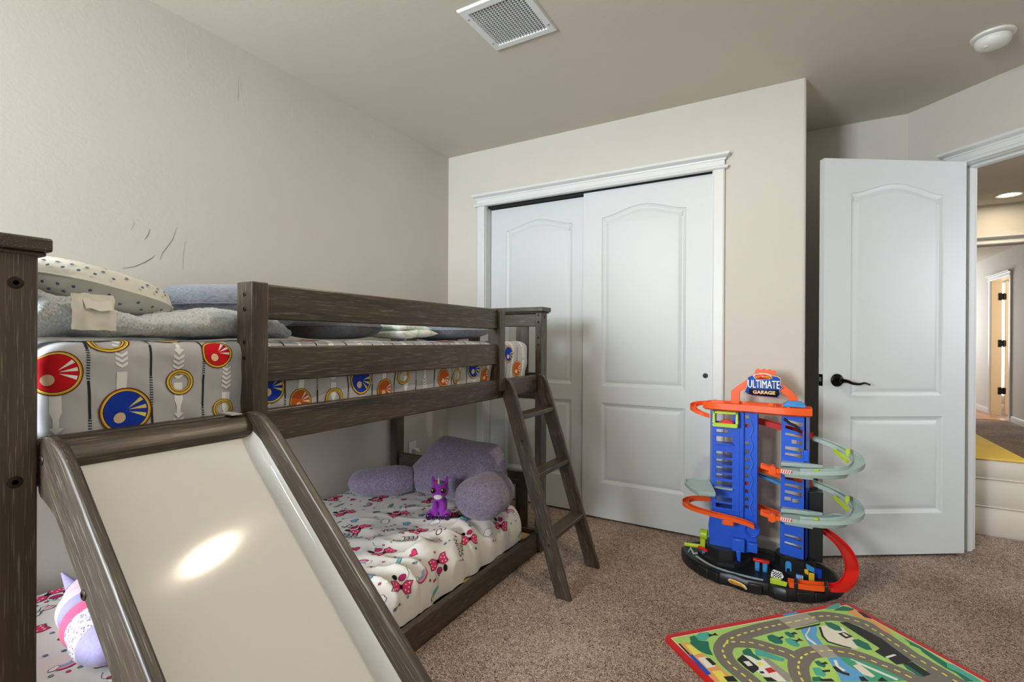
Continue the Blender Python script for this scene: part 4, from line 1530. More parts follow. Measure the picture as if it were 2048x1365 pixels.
def arm_mesh(p0, p1, r0, r1, mb, flat_end=True):
    p0, p1 = Vector(p0), Vector(p1)
    d = (p1 - p0)
    L = d.length
    d.normalize()
    a = d.cross(Vector((0, 0, 1))).normalized()
    u = a.cross(d)
    rws = []
    for i in range(25):
        t = i / 24
        k = math.sin(min(1, t * 3.0 + 0.05) * math.pi / 2) * 0.30 + 0.70
        e = max(0.0, (t - 0.74) / 0.26)
        k *= max(0.02, (1 - e ** 2.2)) ** 0.5
        r_ = (r0[0] + (r1[0] - r0[0]) * t, r0[1] + (r1[1] - r0[1]) * t)
        c = p0 + d * L * t
        rws.append([c + a * (r_[0] * k * math.cos(2 * math.pi * j / 40)) + u * (r_[1] * k * math.sin(2 * math.pi * j / 40)) for j in range(40)])
    mb.loft(rws)
arm_mesh((-1.28, 2.10, 0.378), (-1.252, 1.815, 0.380), (0.105, 0.095), (0.128, 0.098), b)
b.build('arm', 'sherpa_lavender', rp, sharp=80)
b = MB()
arm_mesh((-1.80, 2.06, 0.352), (-2.075, 1.845, 0.338), (0.088, 0.084), (0.088, 0.066), b)
b.build('arm', 'sherpa_lavender', rp, sharp=80)

# ---- small purple plush unicorn
speckle('plush_purple', hx(150, 40, 178), 0.25, 160, 0.9, 0.6, 260, 0.003, sheen=0.4)
base_mat('plush_horn', hx(226, 190, 220), 0.5)
base_mat('eye_black', hx(12, 8, 10), 0.08)
base_mat('eye_rim', hx(150, 70, 60), 0.3)
base_mat('eye_glint', hx(250, 250, 250), 0.3)
speckle('plush_white', hx(236, 230, 236), 0.05, 200, 0.8)
base_mat('glitter_hoof', hx(70, 30, 84), 0.25, 0.4)
for nm, c in (('mane_red', (214, 60, 50)), ('mane_yellow', (236, 196, 60)), ('mane_green', (96, 170, 90)), ('mane_blue', (70, 120, 200))):
    base_mat(nm, hx(*c), 0.9)
un = thing('unicorn_plush', 'small purple plush unicorn with big eyes sitting against the lavender pillow', 'stuffed toy', (-1.455, 1.845, 0.275))
UO = Vector((-1.455, 1.845, lo_z(-1.455, 1.83, 0.035) + 0.006))
UR = Matrix.Rotation(math.radians(30), 3, 'Z')
def up(p):
    return UO + UR @ Vector(p)
b = MB()
for c, r in (((0, 0.005, 0.052), (0.036, 0.034, 0.048)), ((0, -0.012, 0.128), (0.044, 0.042, 0.042)), ((0, -0.004, 0.092), (0.024, 0.024, 0.025)),
             ((-0.017, -0.034, 0.038), (0.015, 0.016, 0.042)), ((0.017, -0.034, 0.038), (0.015, 0.016, 0.042)),
             ((-0.040, -0.028, 0.020), (0.017, 0.034, 0.019)), ((0.040, -0.028, 0.020), (0.017, 0.034, 0.019)),
             ((0, -0.046, 0.112), (0.026, 0.020, 0.021))):
    b.ell(up(c), r, UR.to_4x4(), 20, 12)
for sg in (-1, 1):
    b.cyl(up((sg * 0.026, -0.004, 0.150)), up((sg * 0.036, -0.006, 0.192)), 0.015, 0.003, 12)
o = b.build('body', 'plush_purple', un, sharp=180)
rm = o.modifiers.new('fuse', 'REMESH')
rm.mode = 'VOXEL'
rm.voxel_size = 0.003
rm.use_smooth_shade = True
sm_ = o.modifiers.new('soft', 'SMOOTH')
sm_.iterations = 4
for sg in (-1, 1):
    e = MB()
    e.ell(up((sg * 0.023, -0.050, 0.134)), (0.0135, 0.006, 0.0145), UR.to_4x4(), 20, 12, 0)
    e.ell(up((sg * 0.023, -0.0535, 0.134)), (0.0112, 0.005, 0.0122), UR.to_4x4(), 20, 12, 1)
    e.ell(up((sg * 0.023 - 0.004, -0.0575, 0.139)), (0.003, 0.002, 0.003), UR.to_4x4(), 10, 8, 2)
    e.build('eye', ['eye_rim', 'eye_black', 'eye_glint'], un)
    e = MB()
    e.ell(up((sg * 0.017, -0.040, 0.006)), (0.016, 0.016, 0.008), UR.to_4x4(), 16, 10)
    e.build('hoof', 'glitter_hoof', un)
    e = MB()
    e.ell(up((sg * 0.042, -0.060, 0.016)), (0.015, 0.008, 0.016), UR.to_4x4(), 16, 10)
    e.build('hoof', 'glitter_hoof', un)
e = MB()
e.ell(up((0, -0.058, 0.108)), (0.020, 0.014, 0.013), UR.to_4x4(), 20, 12)
e.build('muzzle', 'plush_white', un)
e = MB()
e.cyl(up((0, -0.036, 0.164)), up((0, -0.044, 0.196)), 0.0065, 0.001, 14)
e.build('horn', 'plush_horn', un)
for k, mt in enumerate(('mane_red', 'mane_yellow', 'mane_green', 'mane_blue')):
    e = MB()
    e.ell(up((-0.010 + 0.007 * k, -0.030 + 0.006 * (k % 2), 0.168 - 0.002 * k)), (0.006, 0.016, 0.009), UR.to_4x4(), 12, 8)
    e.build('mane_tuft', mt, un)

# ---- pastel striped plush at the near end of the lower bunk
for nm, c, r_ in (('doll_pink', (232, 196, 214), 0.9), ('doll_lilac', (166, 158, 206), 0.9), ('doll_hot', (222, 92, 138), 0.9)):
    speckle(nm, hx(*c), 0.08, 120, r_, 0.4, 200, 0.002, sheen=0.3)
sq = base_mat('doll_sequin', hx(200, 190, 210), 0.3)
n = N(sq)
vo = n.new('ShaderNodeTexVoronoi')
vo.inputs['Scale'].default_value = 130
n.link(n.coords(), vo.inputs['Vector'])
n.color(n.ramp(vo.outputs['Distance'], [(0.25, hx(120, 70, 150)), (0.4, hx(236, 232, 240))]))
dp_ = thing('plush_toy', 'pink and lilac striped plush toy lying behind the slide', 'stuffed toy', (-1.70, 0.60, 0.262))
axis = [Vector((-1.90, 0.665, 0.337)), Vector((-1.80, 0.625, 0.339)), Vector((-1.72, 0.600, 0.338)), Vector((-1.64, 0.585, 0.336)), Vector((-1.56, 0.572, 0.335)), Vector((-1.46, 0.560, 0.332))]
pth = smooth_path(axis, 10)
nP = len(pth)
rad = [0.062 * (max(0.02, 1 - abs(2 * i / (nP - 1) - 1) ** 5)) ** 0.5 * (1 + 0.08 * math.sin(i * 0.5)) for i in range(nP)]
for i0, i1, mt, nm in ((0, 19, 'doll_pink', 'head'), (19, 26, 'doll_lilac', 'body_band'), (26, 32, 'doll_hot', 'body_band'), (32, 43, 'doll_sequin', 'sequin_body'), (43, nP - 1, 'doll_lilac', 'foot')):
    e = MB()
    e.tube(pth[i0:i1 + 1], rad[i0:i1 + 1], 28)
    e.build(nm, mt, dp_, sharp=60)
for q in (-0.035, 0.04):
    e = MB()
    e.cyl(pth[4] + Vector((0.0, q, 0.03)), pth[4] + Vector((-0.045, q * 1.3, 0.065)), 0.018, 0.003, 14)
    e.build('ear', 'doll_lilac', dp_)
# ------------------------------------------------------------------ toy car garage
def plastic(name, r, g, b_, rough=0.32):
    base_mat(name, hx(r, g, b_), rough, spec=0.5)
plastic('toy_blue', 34, 92, 216)
plastic('toy_blue_dark', 24, 58, 166)
plastic('toy_sky', 60, 142, 214)
plastic('toy_orange', 240, 92, 30)
plastic('toy_red', 214, 34, 24)
plastic('toy_black', 22, 24, 27, 0.38)
plastic('toy_grey', 166, 184, 180, 0.4)
plastic('toy_lime', 182, 208, 48)
plastic('toy_yellow', 222, 182, 44)
plastic('toy_white', 240, 240, 240)
plastic('toy_gold', 244, 196, 60)
plastic('toy_signblack', 24, 24, 28, 0.45)
plastic('toy_signblue', 38, 92, 190, 0.45)
tg = thing('toy_garage', 'blue and orange toy car garage with spiral ramps by the closet', 'toy garage', (-0.15, 2.62, 0))
XZ = lambda x, z, t: (x, t, z)
def plate(name, mat, outl, y0, y1, holes=(), bevel=0.0, parent=None):
    m_ = MB()
    m_.prism(outl, XZ, y0, y1, 0, holes)
    return m_.build(name, mat, parent or tg, bevel=bevel)
def slab(name, mat, outl, z0, z1, bevel=0.002, holes=()):
    m_ = MB()
    m_.prism(outl, XYv, z0, z1, 0, holes)
    return m_.build(name, mat, tg, bevel=bevel)
def rect2(x0, x1, z0, z1):
    return [(x0, z0), (x1, z0), (x1, z1), (x0, z1)]
# base: black island with a stepped skirt
BASE = [(-0.508, 2.640), (-0.492, 2.580), (-0.452, 2.520), (-0.402, 2.474), (-0.332, 2.440), (-0.296, 2.418), (-0.240, 2.422), (-0.190, 2.402), (-0.100, 2.416), (-0.076, 2.398),
        (-0.030, 2.394), (0.010, 2.418), (0.066, 2.440), (0.120, 2.488), (0.164, 2.540), (0.190, 2.600), (0.170, 2.700), (0.120, 2.775), (0.020, 2.815), (-0.12, 2.830), (-0.28, 2.825), (-0.40, 2.790), (-0.48, 2.720)]
def inset(pts, d):
    return offset_poly(pts, d)
m_ = MB()
rings = []
for ins, z in ((0.004, 0.0), (0.0, 0.012), (0.002, 0.040), (0.008, 0.052), (0.020, 0.054), (0.030, 0.046), (0.040, 0.042)):
    rings.append([Vector((x, y, z)) for x, y in inset(BASE, ins)])
m_.loft(rings)
m_.build('base', 'toy_black', tg, sharp=30)
for k, (x, y, a) in enumerate(((-0.37, 2.455, -0.5), (-0.325, 2.436, -0.5), (-0.15, 2.405, 0.0), (0.035, 2.428, 0.35), (0.095, 2.468, 0.7))):
    m_ = MB()
    Mq = Matrix.Translation((x, y, 0)) @ Matrix.Rotation(a, 4, 'Z')
    m_.box(-0.028, 0.028, -0.008, 0.010, 0.004, 0.046, 0, Mq)
    m_.build('skirt_block', 'toy_black', tg, bevel=0.004)
for x, y, r_, h_ in ((-0.30, 2.64, 0.10, 0.095), (0.0, 2.66, 0.085, 0.105)):
    m_ = MB()
    m_.lathe((x, y, 0.03), (0, 0, 1), [(0, 0), (r_ * 1.25, 0), (r_ * 1.2, 0.025), (r_, 0.035), (r_ * 0.95, h_ * 0.8), (0.0, h_ * 0.8)], 10)
    m_.build('tower_foot', 'toy_black', tg, sharp=30)
m_ = MB()
m_.sweep(smooth_path([(-0.42, 2.56, 0.046), (-0.34, 2.49, 0.046), (-0.24, 2.46, 0.046), (-0.12, 2.455, 0.046)], 6), [(-0.006, 0), (0.006, 0), (0.006, 0.004), (-0.006, 0.004)])
m_.build('track_line', 'toy_grey', tg)
m_ = MB()
m_.tube([(-0.462, 2.588, 0.05), (-0.450, 2.58, 0.075), (-0.435, 2.573, 0.052), (-0.418, 2.565, 0.062)], 0.005, 8)
m_.build('tool_arm', 'toy_grey', tg)

# left tower: parking shelves and lift shaft
TY = 2.62
TL0, TL1 = -0.358, -0.250
holes = []
for z, h_ in ((0.735, 0.030), (0.668, 0.014), (0.627, 0.026), (0.553, 0.023), (0.516, 0.022), (0.479, 0.022), (0.445, 0.018), (0.408, 0.022), (0.332, 0.019), (0.300, 0.017)):
    x1 = -0.266 if h_ > 0.015 else -0.285
    holes.append([(-0.340, z - h_ * 0.62), (x1, z - h_ * 0.62), (x1, z + h_ * 0.62), (-0.340, z + h_ * 0.62)])
shelf_tower = plate('shelf_tower', 'toy_blue', rect2(TL0, TL1, 0.245, 0.785), TY, TY + 0.012, holes)
m_ = MB()
m_.prism([(TL0, TY), (-0.378, TY + 0.075), (-0.374, TY + 0.078), (TL0 + 0.004, TY + 0.004)], XYv, 0.10, 0.785)
m_.build('side_panel', 'toy_blue', tg)
m_ = MB()
m_.box(TL1 - 0.008, TL1, TY + 0.012, TY + 0.10, 0.10, 0.785)
m_.build('side_panel', 'toy_blue_dark', tg)
for z in (0.70, 0.645, 0.598, 0.572, 0.535, 0.498, 0.462, 0.425, 0.382, 0.316, 0.284):
    m_ = MB()
    m_.prism([(TL0 + 0.004, TY - 0.006), (TL1, TY - 0.006), (TL1, TY + 0.085), (-0.372, TY + 0.085), (-0.372, TY + 0.074)], XYv, z - 0.003, z + 0.003)
    m_.build('parking_shelf', 'toy_blue', shelf_tower)
for z in (0.627, 0.408):
    m_ = MB()
    m_.box(-0.345, -0.262, TY - 0.020, TY, z - 0.021, z - 0.016)
    m_.build('parking_tray', 'toy_blue' if z > 0.5 else 'toy_grey', shelf_tower)
# lift shaft
m_ = MB()
m_.box(-0.252, -0.216, TY - 0.004, TY + 0.03, 0.16, 0.785)
m_.box(-0.238, -0.234, TY - 0.008, TY - 0.004, 0.16, 0.785)
for k in range(70):
    z = 0.20 + k * 0.0076
    m_.box(-0.222, -0.214, TY - 0.007, TY - 0.004, z, z + 0.0034)
m_.build('lift_shaft', 'toy_blue', tg)
holes = [rect2(-0.211, -0.194, z - 0.009, z + 0.009) for z in (0.745, 0.705, 0.618, 0.578, 0.540, 0.500, 0.462, 0.424, 0.386, 0.348, 0.310)]
plate('side_panel', 'toy_blue', rect2(-0.216, -0.158, 0.15, 0.785), TY + 0.01, TY + 0.022, holes)
m_ = MB()
m_.box(-0.164, -0.156, TY - 0.02, TY + 0.09, 0.15, 0.785)
m_.build('side_panel', 'toy_blue', tg)
m_ = MB()
wv = smooth_path([(-0.182 + 0.006 * (-1) ** k, TY + 0.006, 0.27 + k * 0.042) for k in range(12)], 4)
m_.tube(wv, 0.0022, 6)
m_.build('wave_rail', 'toy_sky', tg)
for z in (0.695, 0.425, 0.40):
    m_ = MB()
    m_.box(-0.211, -0.194, TY + 0.03, TY + 0.05, z - 0.012, z + 0.012)
    m_.build('shaft_light', 'toy_red', tg)
# tower bottom block
m_ = MB()
m_.prism([(-0.366, 0.10), (-0.24, 0.085), (-0.16, 0.11), (-0.155, 0.20), (-0.16, 0.25), (-0.365, 0.25), (-0.372, 0.2)], XZ, TY - 0.018, TY + 0.08)
m_.build('tower_block', 'toy_blue', tg, bevel=0.003)
m_ = MB()
m_.box(-0.262, -0.205, TY - 0.048, TY - 0.016, 0.105, 0.165)
m_.box(-0.243, -0.222, TY - 0.050, TY - 0.02, 0.055, 0.11)
m_.build('lift_gate', 'toy_blue', tg, bevel=0.004)
m_ = MB()
m_.lathe((-0.176, TY - 0.018, 0.215), (0, -1, 0), [(0, 0), (0.034, 0), (0.034, 0.014), (0.026, 0.016), (0.026, 0.006), (0, 0.006)], 24)
m_.box(-0.192, -0.150, TY - 0.05, TY - 0.012, 0.115, 0.158)
m_.build('launcher', 'toy_blue', tg, bevel=0.003)
# crank
m_ = MB()
m_.cyl((-0.374, 2.60, 0.150), (-0.408, 2.60, 0.150), 0.024, n=24)
crank = m_.build('crank', 'toy_lime', tg, bevel=0.003)
m_ = MB()
m_.box(-0.407, -0.384, 2.59, 2.612, 0.078, 0.15)
m_.cyl((-0.388, 2.60, 0.086), (-0.482, 2.585, 0.086), 0.0105, 0.0095, n=18)
m_.build('crank_handle', 'toy_lime', crank, bevel=0.002)
# lift cage with its car
m_ = MB()
cx0, cx1, cy0, cy1, cz0, cz1 = -0.346, -0.243, 2.565, 2.615, 0.703, 0.764
bar = 0.004
for x in (cx0, cx1):
    m_.box(x - bar, x + bar, cy0, cy1, cz0 - bar, cz0 + bar * 1.6)
    m_.box(x - bar, x + bar, cy0 + 0.01, cy1, cz1 - bar, cz1 + bar)
    m_.box(x - bar, x + bar, cy1 - bar * 2, cy1, cz0, cz1)
    m_.loft([[Vector((x + a, cy0 + b_, cz0 + 0.012)) for a, b_ in ((-bar, 0), (bar, 0), (bar, 0.006), (-bar, 0.006))], [Vector((x + a, cy0 + 0.014 + b_, cz1)) for a, b_ in ((-bar, 0), (bar, 0), (bar, 0.006), (-bar, 0.006))]])
m_.box(cx0, cx1, cy0 - 0.002, cy0 + 0.006, cz0 - 0.006, cz0 + 0.012)
m_.box(cx0, cx1, cy0 + 0.010, cy0 + 0.020, cz1 - bar, cz1 + bar)
m_.box(cx0, cx1, cy1 - 0.008, cy1, cz1 - bar, cz1 + bar)
m_.box(cx0, cx1, cy0, cy1, cz0 - 0.005, cz0)
m_.build('lift_cage', 'toy_lime', tg)
tc = thing('toy_car', 'tiny red toy car in the lime lift cage of the garage', 'toy car', (-0.29, 2.59, 0.704))
m_ = MB()
m_.prism([(-0.322, 0.708), (-0.258, 0.708), (-0.256, 0.718), (-0.266, 0.724), (-0.278, 0.732), (-0.300, 0.733), (-0.312, 0.724), (-0.323, 0.720)], XZ, 2.577, 2.605)
m_.build('body', 'toy_red', tc, bevel=0.003)
for x in (-0.309, -0.270):
    m_ = MB()
    m_.cyl((x, 2.574, 0.709), (x, 2.608, 0.709), 0.0055, n=14)
    m_.build('wheel', 'toy_black', tc)

# right tower with slanted slots
RY = 2.60
RT0, RT1 = -0.054, 0.042
holes = []
for z, h_, a in ((0.742, 0.010, 0.012), (0.718, 0.012, 0.02), (0.682, 0.008, 0.004), (0.618, 0.010, 0.002), (0.590, 0.008, 0.002), (0.480, 0.010, 0.004), (0.448, 0.009, 0.004), (0.415, 0.010, 0.004), (0.215, 0.008, 0.006), (0.180, 0.008, 0.008)):
    holes.append([(-0.040, z - h_ + 0.004), (0.008, z - h_ - a * 0.4), (0.012, z - h_ - a * 0.4 - 0.004), (0.028, z - h_ - a), (0.030, z + h_ - a), (-0.040, z + h_)])
for x0, x1, z in ((-0.042, -0.016, 0.385), (-0.010, 0.016, 0.380), (-0.014, 0.006, 0.650), (0.010, 0.028, 0.648)):
    holes.append(rect2(x0, x1, z - 0.010, z + 0.010))
slot_tower = plate('slot_tower', 'toy_blue', [(RT0 - 0.006, 0.128), (RT1, 0.118), (RT1, 0.79), (RT0, 0.79)], RY, RY + 0.012, holes)
m_ = MB()
m_.prism([(RT1 - 0.006, RY), (RT1, RY), (RT1 + 0.016, RY + 0.07), (RT1 + 0.010, RY + 0.07)], XYv, 0.118, 0.79)
m_.build('side_panel', 'toy_blue', tg)
m_ = MB()
m_.box(RT0 - 0.002, RT0 + 0.006, RY + 0.012, RY + 0.09, 0.128, 0.79)
m_.build('side_panel', 'toy_blue_dark', tg)
m_ = MB()
m_.box(0.032, 0.056, RY - 0.006, RY + 0.04, 0.565, 0.618)
m_.build('side_bracket', 'toy_blue', slot_tower, bevel=0.005)
m_ = MB()
m_.box(RT1 + 0.012, RT1 + 0.07, RY + 0.05, RY + 0.11, 0.10, 0.42)
m_.build('rear_strut', 'toy_black', tg, bevel=0.003)
m_ = MB()
m_.tube([(-0.046, RY - 0.006, 0.755), (-0.02, RY - 0.008, 0.735), (0.0, RY - 0.01, 0.728), (0.018, RY - 0.008, 0.705), (0.024, RY - 0.004, 0.70)], 0.006, 8)
m_.build('slot_lever', 'toy_black', slot_tower)

# top deck with its side loop and arch
deck = [(-0.400, 2.60), (-0.372, 2.585), (-0.33, 2.580), (-0.285, 2.572), (-0.20, 2.575), (-0.12, 2.562), (-0.05, 2.548), (0.02, 2.552), (0.066, 2.565), (0.066, 2.66), (0.02, 2.70), (-0.10, 2.712), (-0.30, 2.71), (-0.38, 2.69)]
m_ = MB()
rings = [[Vector((x, y, z)) for x, y in inset(deck, d)] for d, z in ((0.012, 0.772), (0.0, 0.780), (0.0, 0.808), (0.004, 0.811), (0.008, 0.806), (0.010, 0.790))]
m_.loft(rings)
m_.build('top_deck', 'toy_orange', tg, sharp=35)
for x, y, w in ((-0.33, 2.585, 0.035), (-0.10, 2.60, 0.016), (-0.045, 2.60, 0.012)):
    m_ = MB()
    m_.prism([(x - w, 0.805), (x + w, 0.805), (x + w * 0.7, 0.822), (x - w * 0.6, 0.824)], XZ, y, y + 0.012)
    m_.build('deck_guard', 'toy_orange', tg, bevel=0.003)
UPROF = lambda w, h_: [(-w, 0), (w, 0), (w, h_), (w - 0.003, h_), (w - 0.003, 0.003), (-w + 0.003, 0.003), (-w + 0.003, h_), (-w, h_)]
def track(name, mat, P, w=0.019, h_=0.014, k=6):
    m_ = MB()
    m_.sweep(smooth_path(P, k), UPROF(w, h_))
    return m_.build(name, mat, tg, sharp=30)
track('deck_loop', 'toy_orange', [(-0.36, 2.66, 0.790), (-0.41, 2.655, 0.788), (-0.445, 2.625, 0.780), (-0.440, 2.585, 0.765), (-0.405, 2.570, 0.748), (-0.365, 2.575, 0.735)], 0.015, 0.018)
m_ = MB()
m_.box(-0.050, 0.040, 2.575, 2.64, 0.812, 0.826)
m_.loft([[Vector((-0.044, 2.580, 0.826)), Vector((0.034, 2.580, 0.826)), Vector((0.034, 2.635, 0.826)), Vector((-0.044, 2.635, 0.826))], [Vector((-0.030, 2.592, 0.838)), Vector((0.022, 2.592, 0.838)), Vector((0.022, 2.625, 0.838)), Vector((-0.030, 2.625, 0.838))]])
m_.build('roof_cap', 'toy_sky', tg, bevel=0.003)
AY = 2.67
plate('sign_arch', 'toy_orange', [(-0.278, 0.80), (-0.240, 0.80), (-0.238, 0.862), (-0.205, 0.885), (-0.205, 0.925), (-0.262, 0.880), (-0.278, 0.862)], AY, AY + 0.016, bevel=0.002)
plate('sign_arch', 'toy_orange', [(0.010, 0.805), (-0.028, 0.805), (-0.030, 0.845), (-0.066, 0.875), (-0.066, 0.918), (-0.010, 0.872), (0.010, 0.845)], AY, AY + 0.016, bevel=0.002)
plate('sign_arch', 'toy_orange', [(-0.180, 0.93), (-0.090, 0.93), (-0.082, 0.972), (-0.100, 0.970), (-0.105, 0.978), (-0.122, 0.973), (-0.130, 0.980), (-0.146, 0.974), (-0.160, 0.979), (-0.170, 0.972)], AY, AY + 0.016, bevel=0.001)
# the sign
sgp = [(-0.218, 0.862), (-0.206, 0.898), (-0.205, 0.936), (-0.190, 0.946), (-0.168, 0.948), (-0.150, 0.957), (-0.115, 0.957), (-0.098, 0.948), (-0.072, 0.944), (-0.060, 0.935), (-0.060, 0.905), (-0.052, 0.893), (-0.064, 0.882), (-0.060, 0.858), (-0.072, 0.841), (-0.185, 0.846), (-0.205, 0.852)]
sgp = [(-0.135 + (x + 0.135) * 1.0, z) for x, z in sgp]
cxs, czs = -0.135, 0.898
def shrink(pts, k):
    return [(cxs + (x - cxs) * k, czs + (z - czs) * k) for x, z in pts]
m_ = MB()
m_.prism(shrink(sgp, 1.03), XZ, AY - 0.006, AY, 0)
m_.prism(sgp, XZ, AY - 0.0068, AY - 0.006, 1)
m_.prism(shrink(sgp, 0.965), XZ, AY - 0.0076, AY - 0.0068, 2)
m_.prism([(-0.196, 0.879), (-0.070, 0.881), (-0.068, 0.862), (-0.078, 0.846), (-0.184, 0.851), (-0.198, 0.858)], XZ, AY - 0.0084, AY - 0.0076, 3)
def flame(cx, cz, k, yy, mb, i_out, i_fill):
    out = [(-30, 2), (-24, 9), (-10, 11), (8, 12), (24, 8), (31, -4), (26, -2), (20, -7), (8, -6), (-6, -8), (-22, -7)]
    mb.prism([(cx + x * k * 1.12, cz + z * k * 1.25) for x, z in out], XZ, yy - 0.0007, yy, i_out)
    mb.prism([(cx + x * k, cz + z * k) for x, z in out], XZ, yy - 0.0014, yy - 0.0007, i_fill)
flame(-0.138, 0.938, 0.00125, AY - 0.0076, m_, 1, 5)
vs_, fs_ = text2d('HOT WHEELS', 0.0150, 0.0, shear=0.2)
m_.tris2d(vs_, fs_, lambda a, c: (-0.136 + a * 0.8, AY - 0.0096, 0.939 + c * 1.15 + 0.0016 * math.cos(a * 60)), 4)
for kq, (dx, dz, mi) in enumerate(((0.0016, -0.002, 3), (0.0024, -0.002, 3), (-0.0006, 0, 1), (0.0006, 0, 1))):
    vs_, fs_ = text2d('ULTIMATE', 0.040)
    wd = max(v[0] for v in vs_) - min(v[0] for v in vs_)
    m_.tris2d(vs_, fs_, lambda a, c: (-0.134 + dx + a * 0.136 / wd, AY - 0.0084 - 0.0003 * kq, 0.9025 + dz + c * 1.36), mi)
vs_, fs_ = text2d('GARAGE', 0.026, 0.0009)
wd = max(v[0] for v in vs_) - min(v[0] for v in vs_)
m_.tris2d(vs_, fs_, lambda a, c: (-0.132 + a * 0.096 / wd, AY - 0.0090, 0.8645 + c * 0.85), 6)
sign = m_.build('sign', ['toy_orange', 'toy_white', 'toy_signblue', 'toy_signblack', 'toy_gold', 'toy_red', 'p_cream'], tg, sharp=180)

sign['label'] = 'blue shield sign with white lettering'
# left grey platform and orange loop
pl = [(-0.488, 2.640), (-0.462, 2.670), (-0.388, 2.705), (-0.366, 2.640), (-0.345, 2.560), (-0.322, 2.474), (-0.393, 2.450), (-0.446, 2.512), (-0.482, 2.585)]
if sum(pl[i - 1][0] * pl[i][1] - pl[i][0] * pl[i - 1][1] for i in range(len(pl))) < 0:
    pl.reverse()
m_ = MB()
m_.loft([[Vector((x, y, z)) for x, y in inset(pl, d)] for d, z in ((0.004, 0.380), (0.0, 0.386), (0.0, 0.402), (0.005, 0.403), (0.008, 0.396))])
m_.build('landing_platform', 'toy_grey', tg, sharp=35)
track('orange_loop', 'toy_orange', [(-0.30, 2.70, 0.292), (-0.38, 2.695, 0.292), (-0.452, 2.675, 0.288), (-0.482, 2.630, 0.284), (-0.470, 2.580, 0.280), (-0.42, 2.550, 0.275), (-0.34, 2.540, 0.268), (-0.26, 2.545, 0.260), (-0.20, 2.550, 0.250), (-0.165, 2.555, 0.238)], 0.016, 0.018)
m_ = MB()
m_.box(-0.30, -0.25, 2.53, 2.56, 0.236, 0.262)
m_.build('loop_clip', 'toy_orange', tg, bevel=0.004)

# cross tracks between the towers
track('cross_track', 'toy_red', [(-0.175, 2.735, 0.705), (-0.10, 2.735, 0.690), (0.0, 2.735, 0.668), (0.075, 2.735, 0.650)], 0.024, 0.026, 3)
track('cross_track', 'toy_orange', [(-0.175, 2.735, 0.468), (-0.10, 2.735, 0.455), (0.0, 2.735, 0.438), (0.075, 2.735, 0.424)], 0.022, 0.016, 3)
track('cross_track', 'toy_sky', [(-0.175, 2.725, 0.448), (-0.13, 2.725, 0.436), (-0.055, 2.725, 0.412)], 0.014, 0.012, 3)
track('cross_track', 'toy_orange', [(-0.175, 2.735, 0.282), (-0.10, 2.735, 0.266), (0.0, 2.735, 0.246), (0.06, 2.735, 0.236)], 0.022, 0.016, 3)
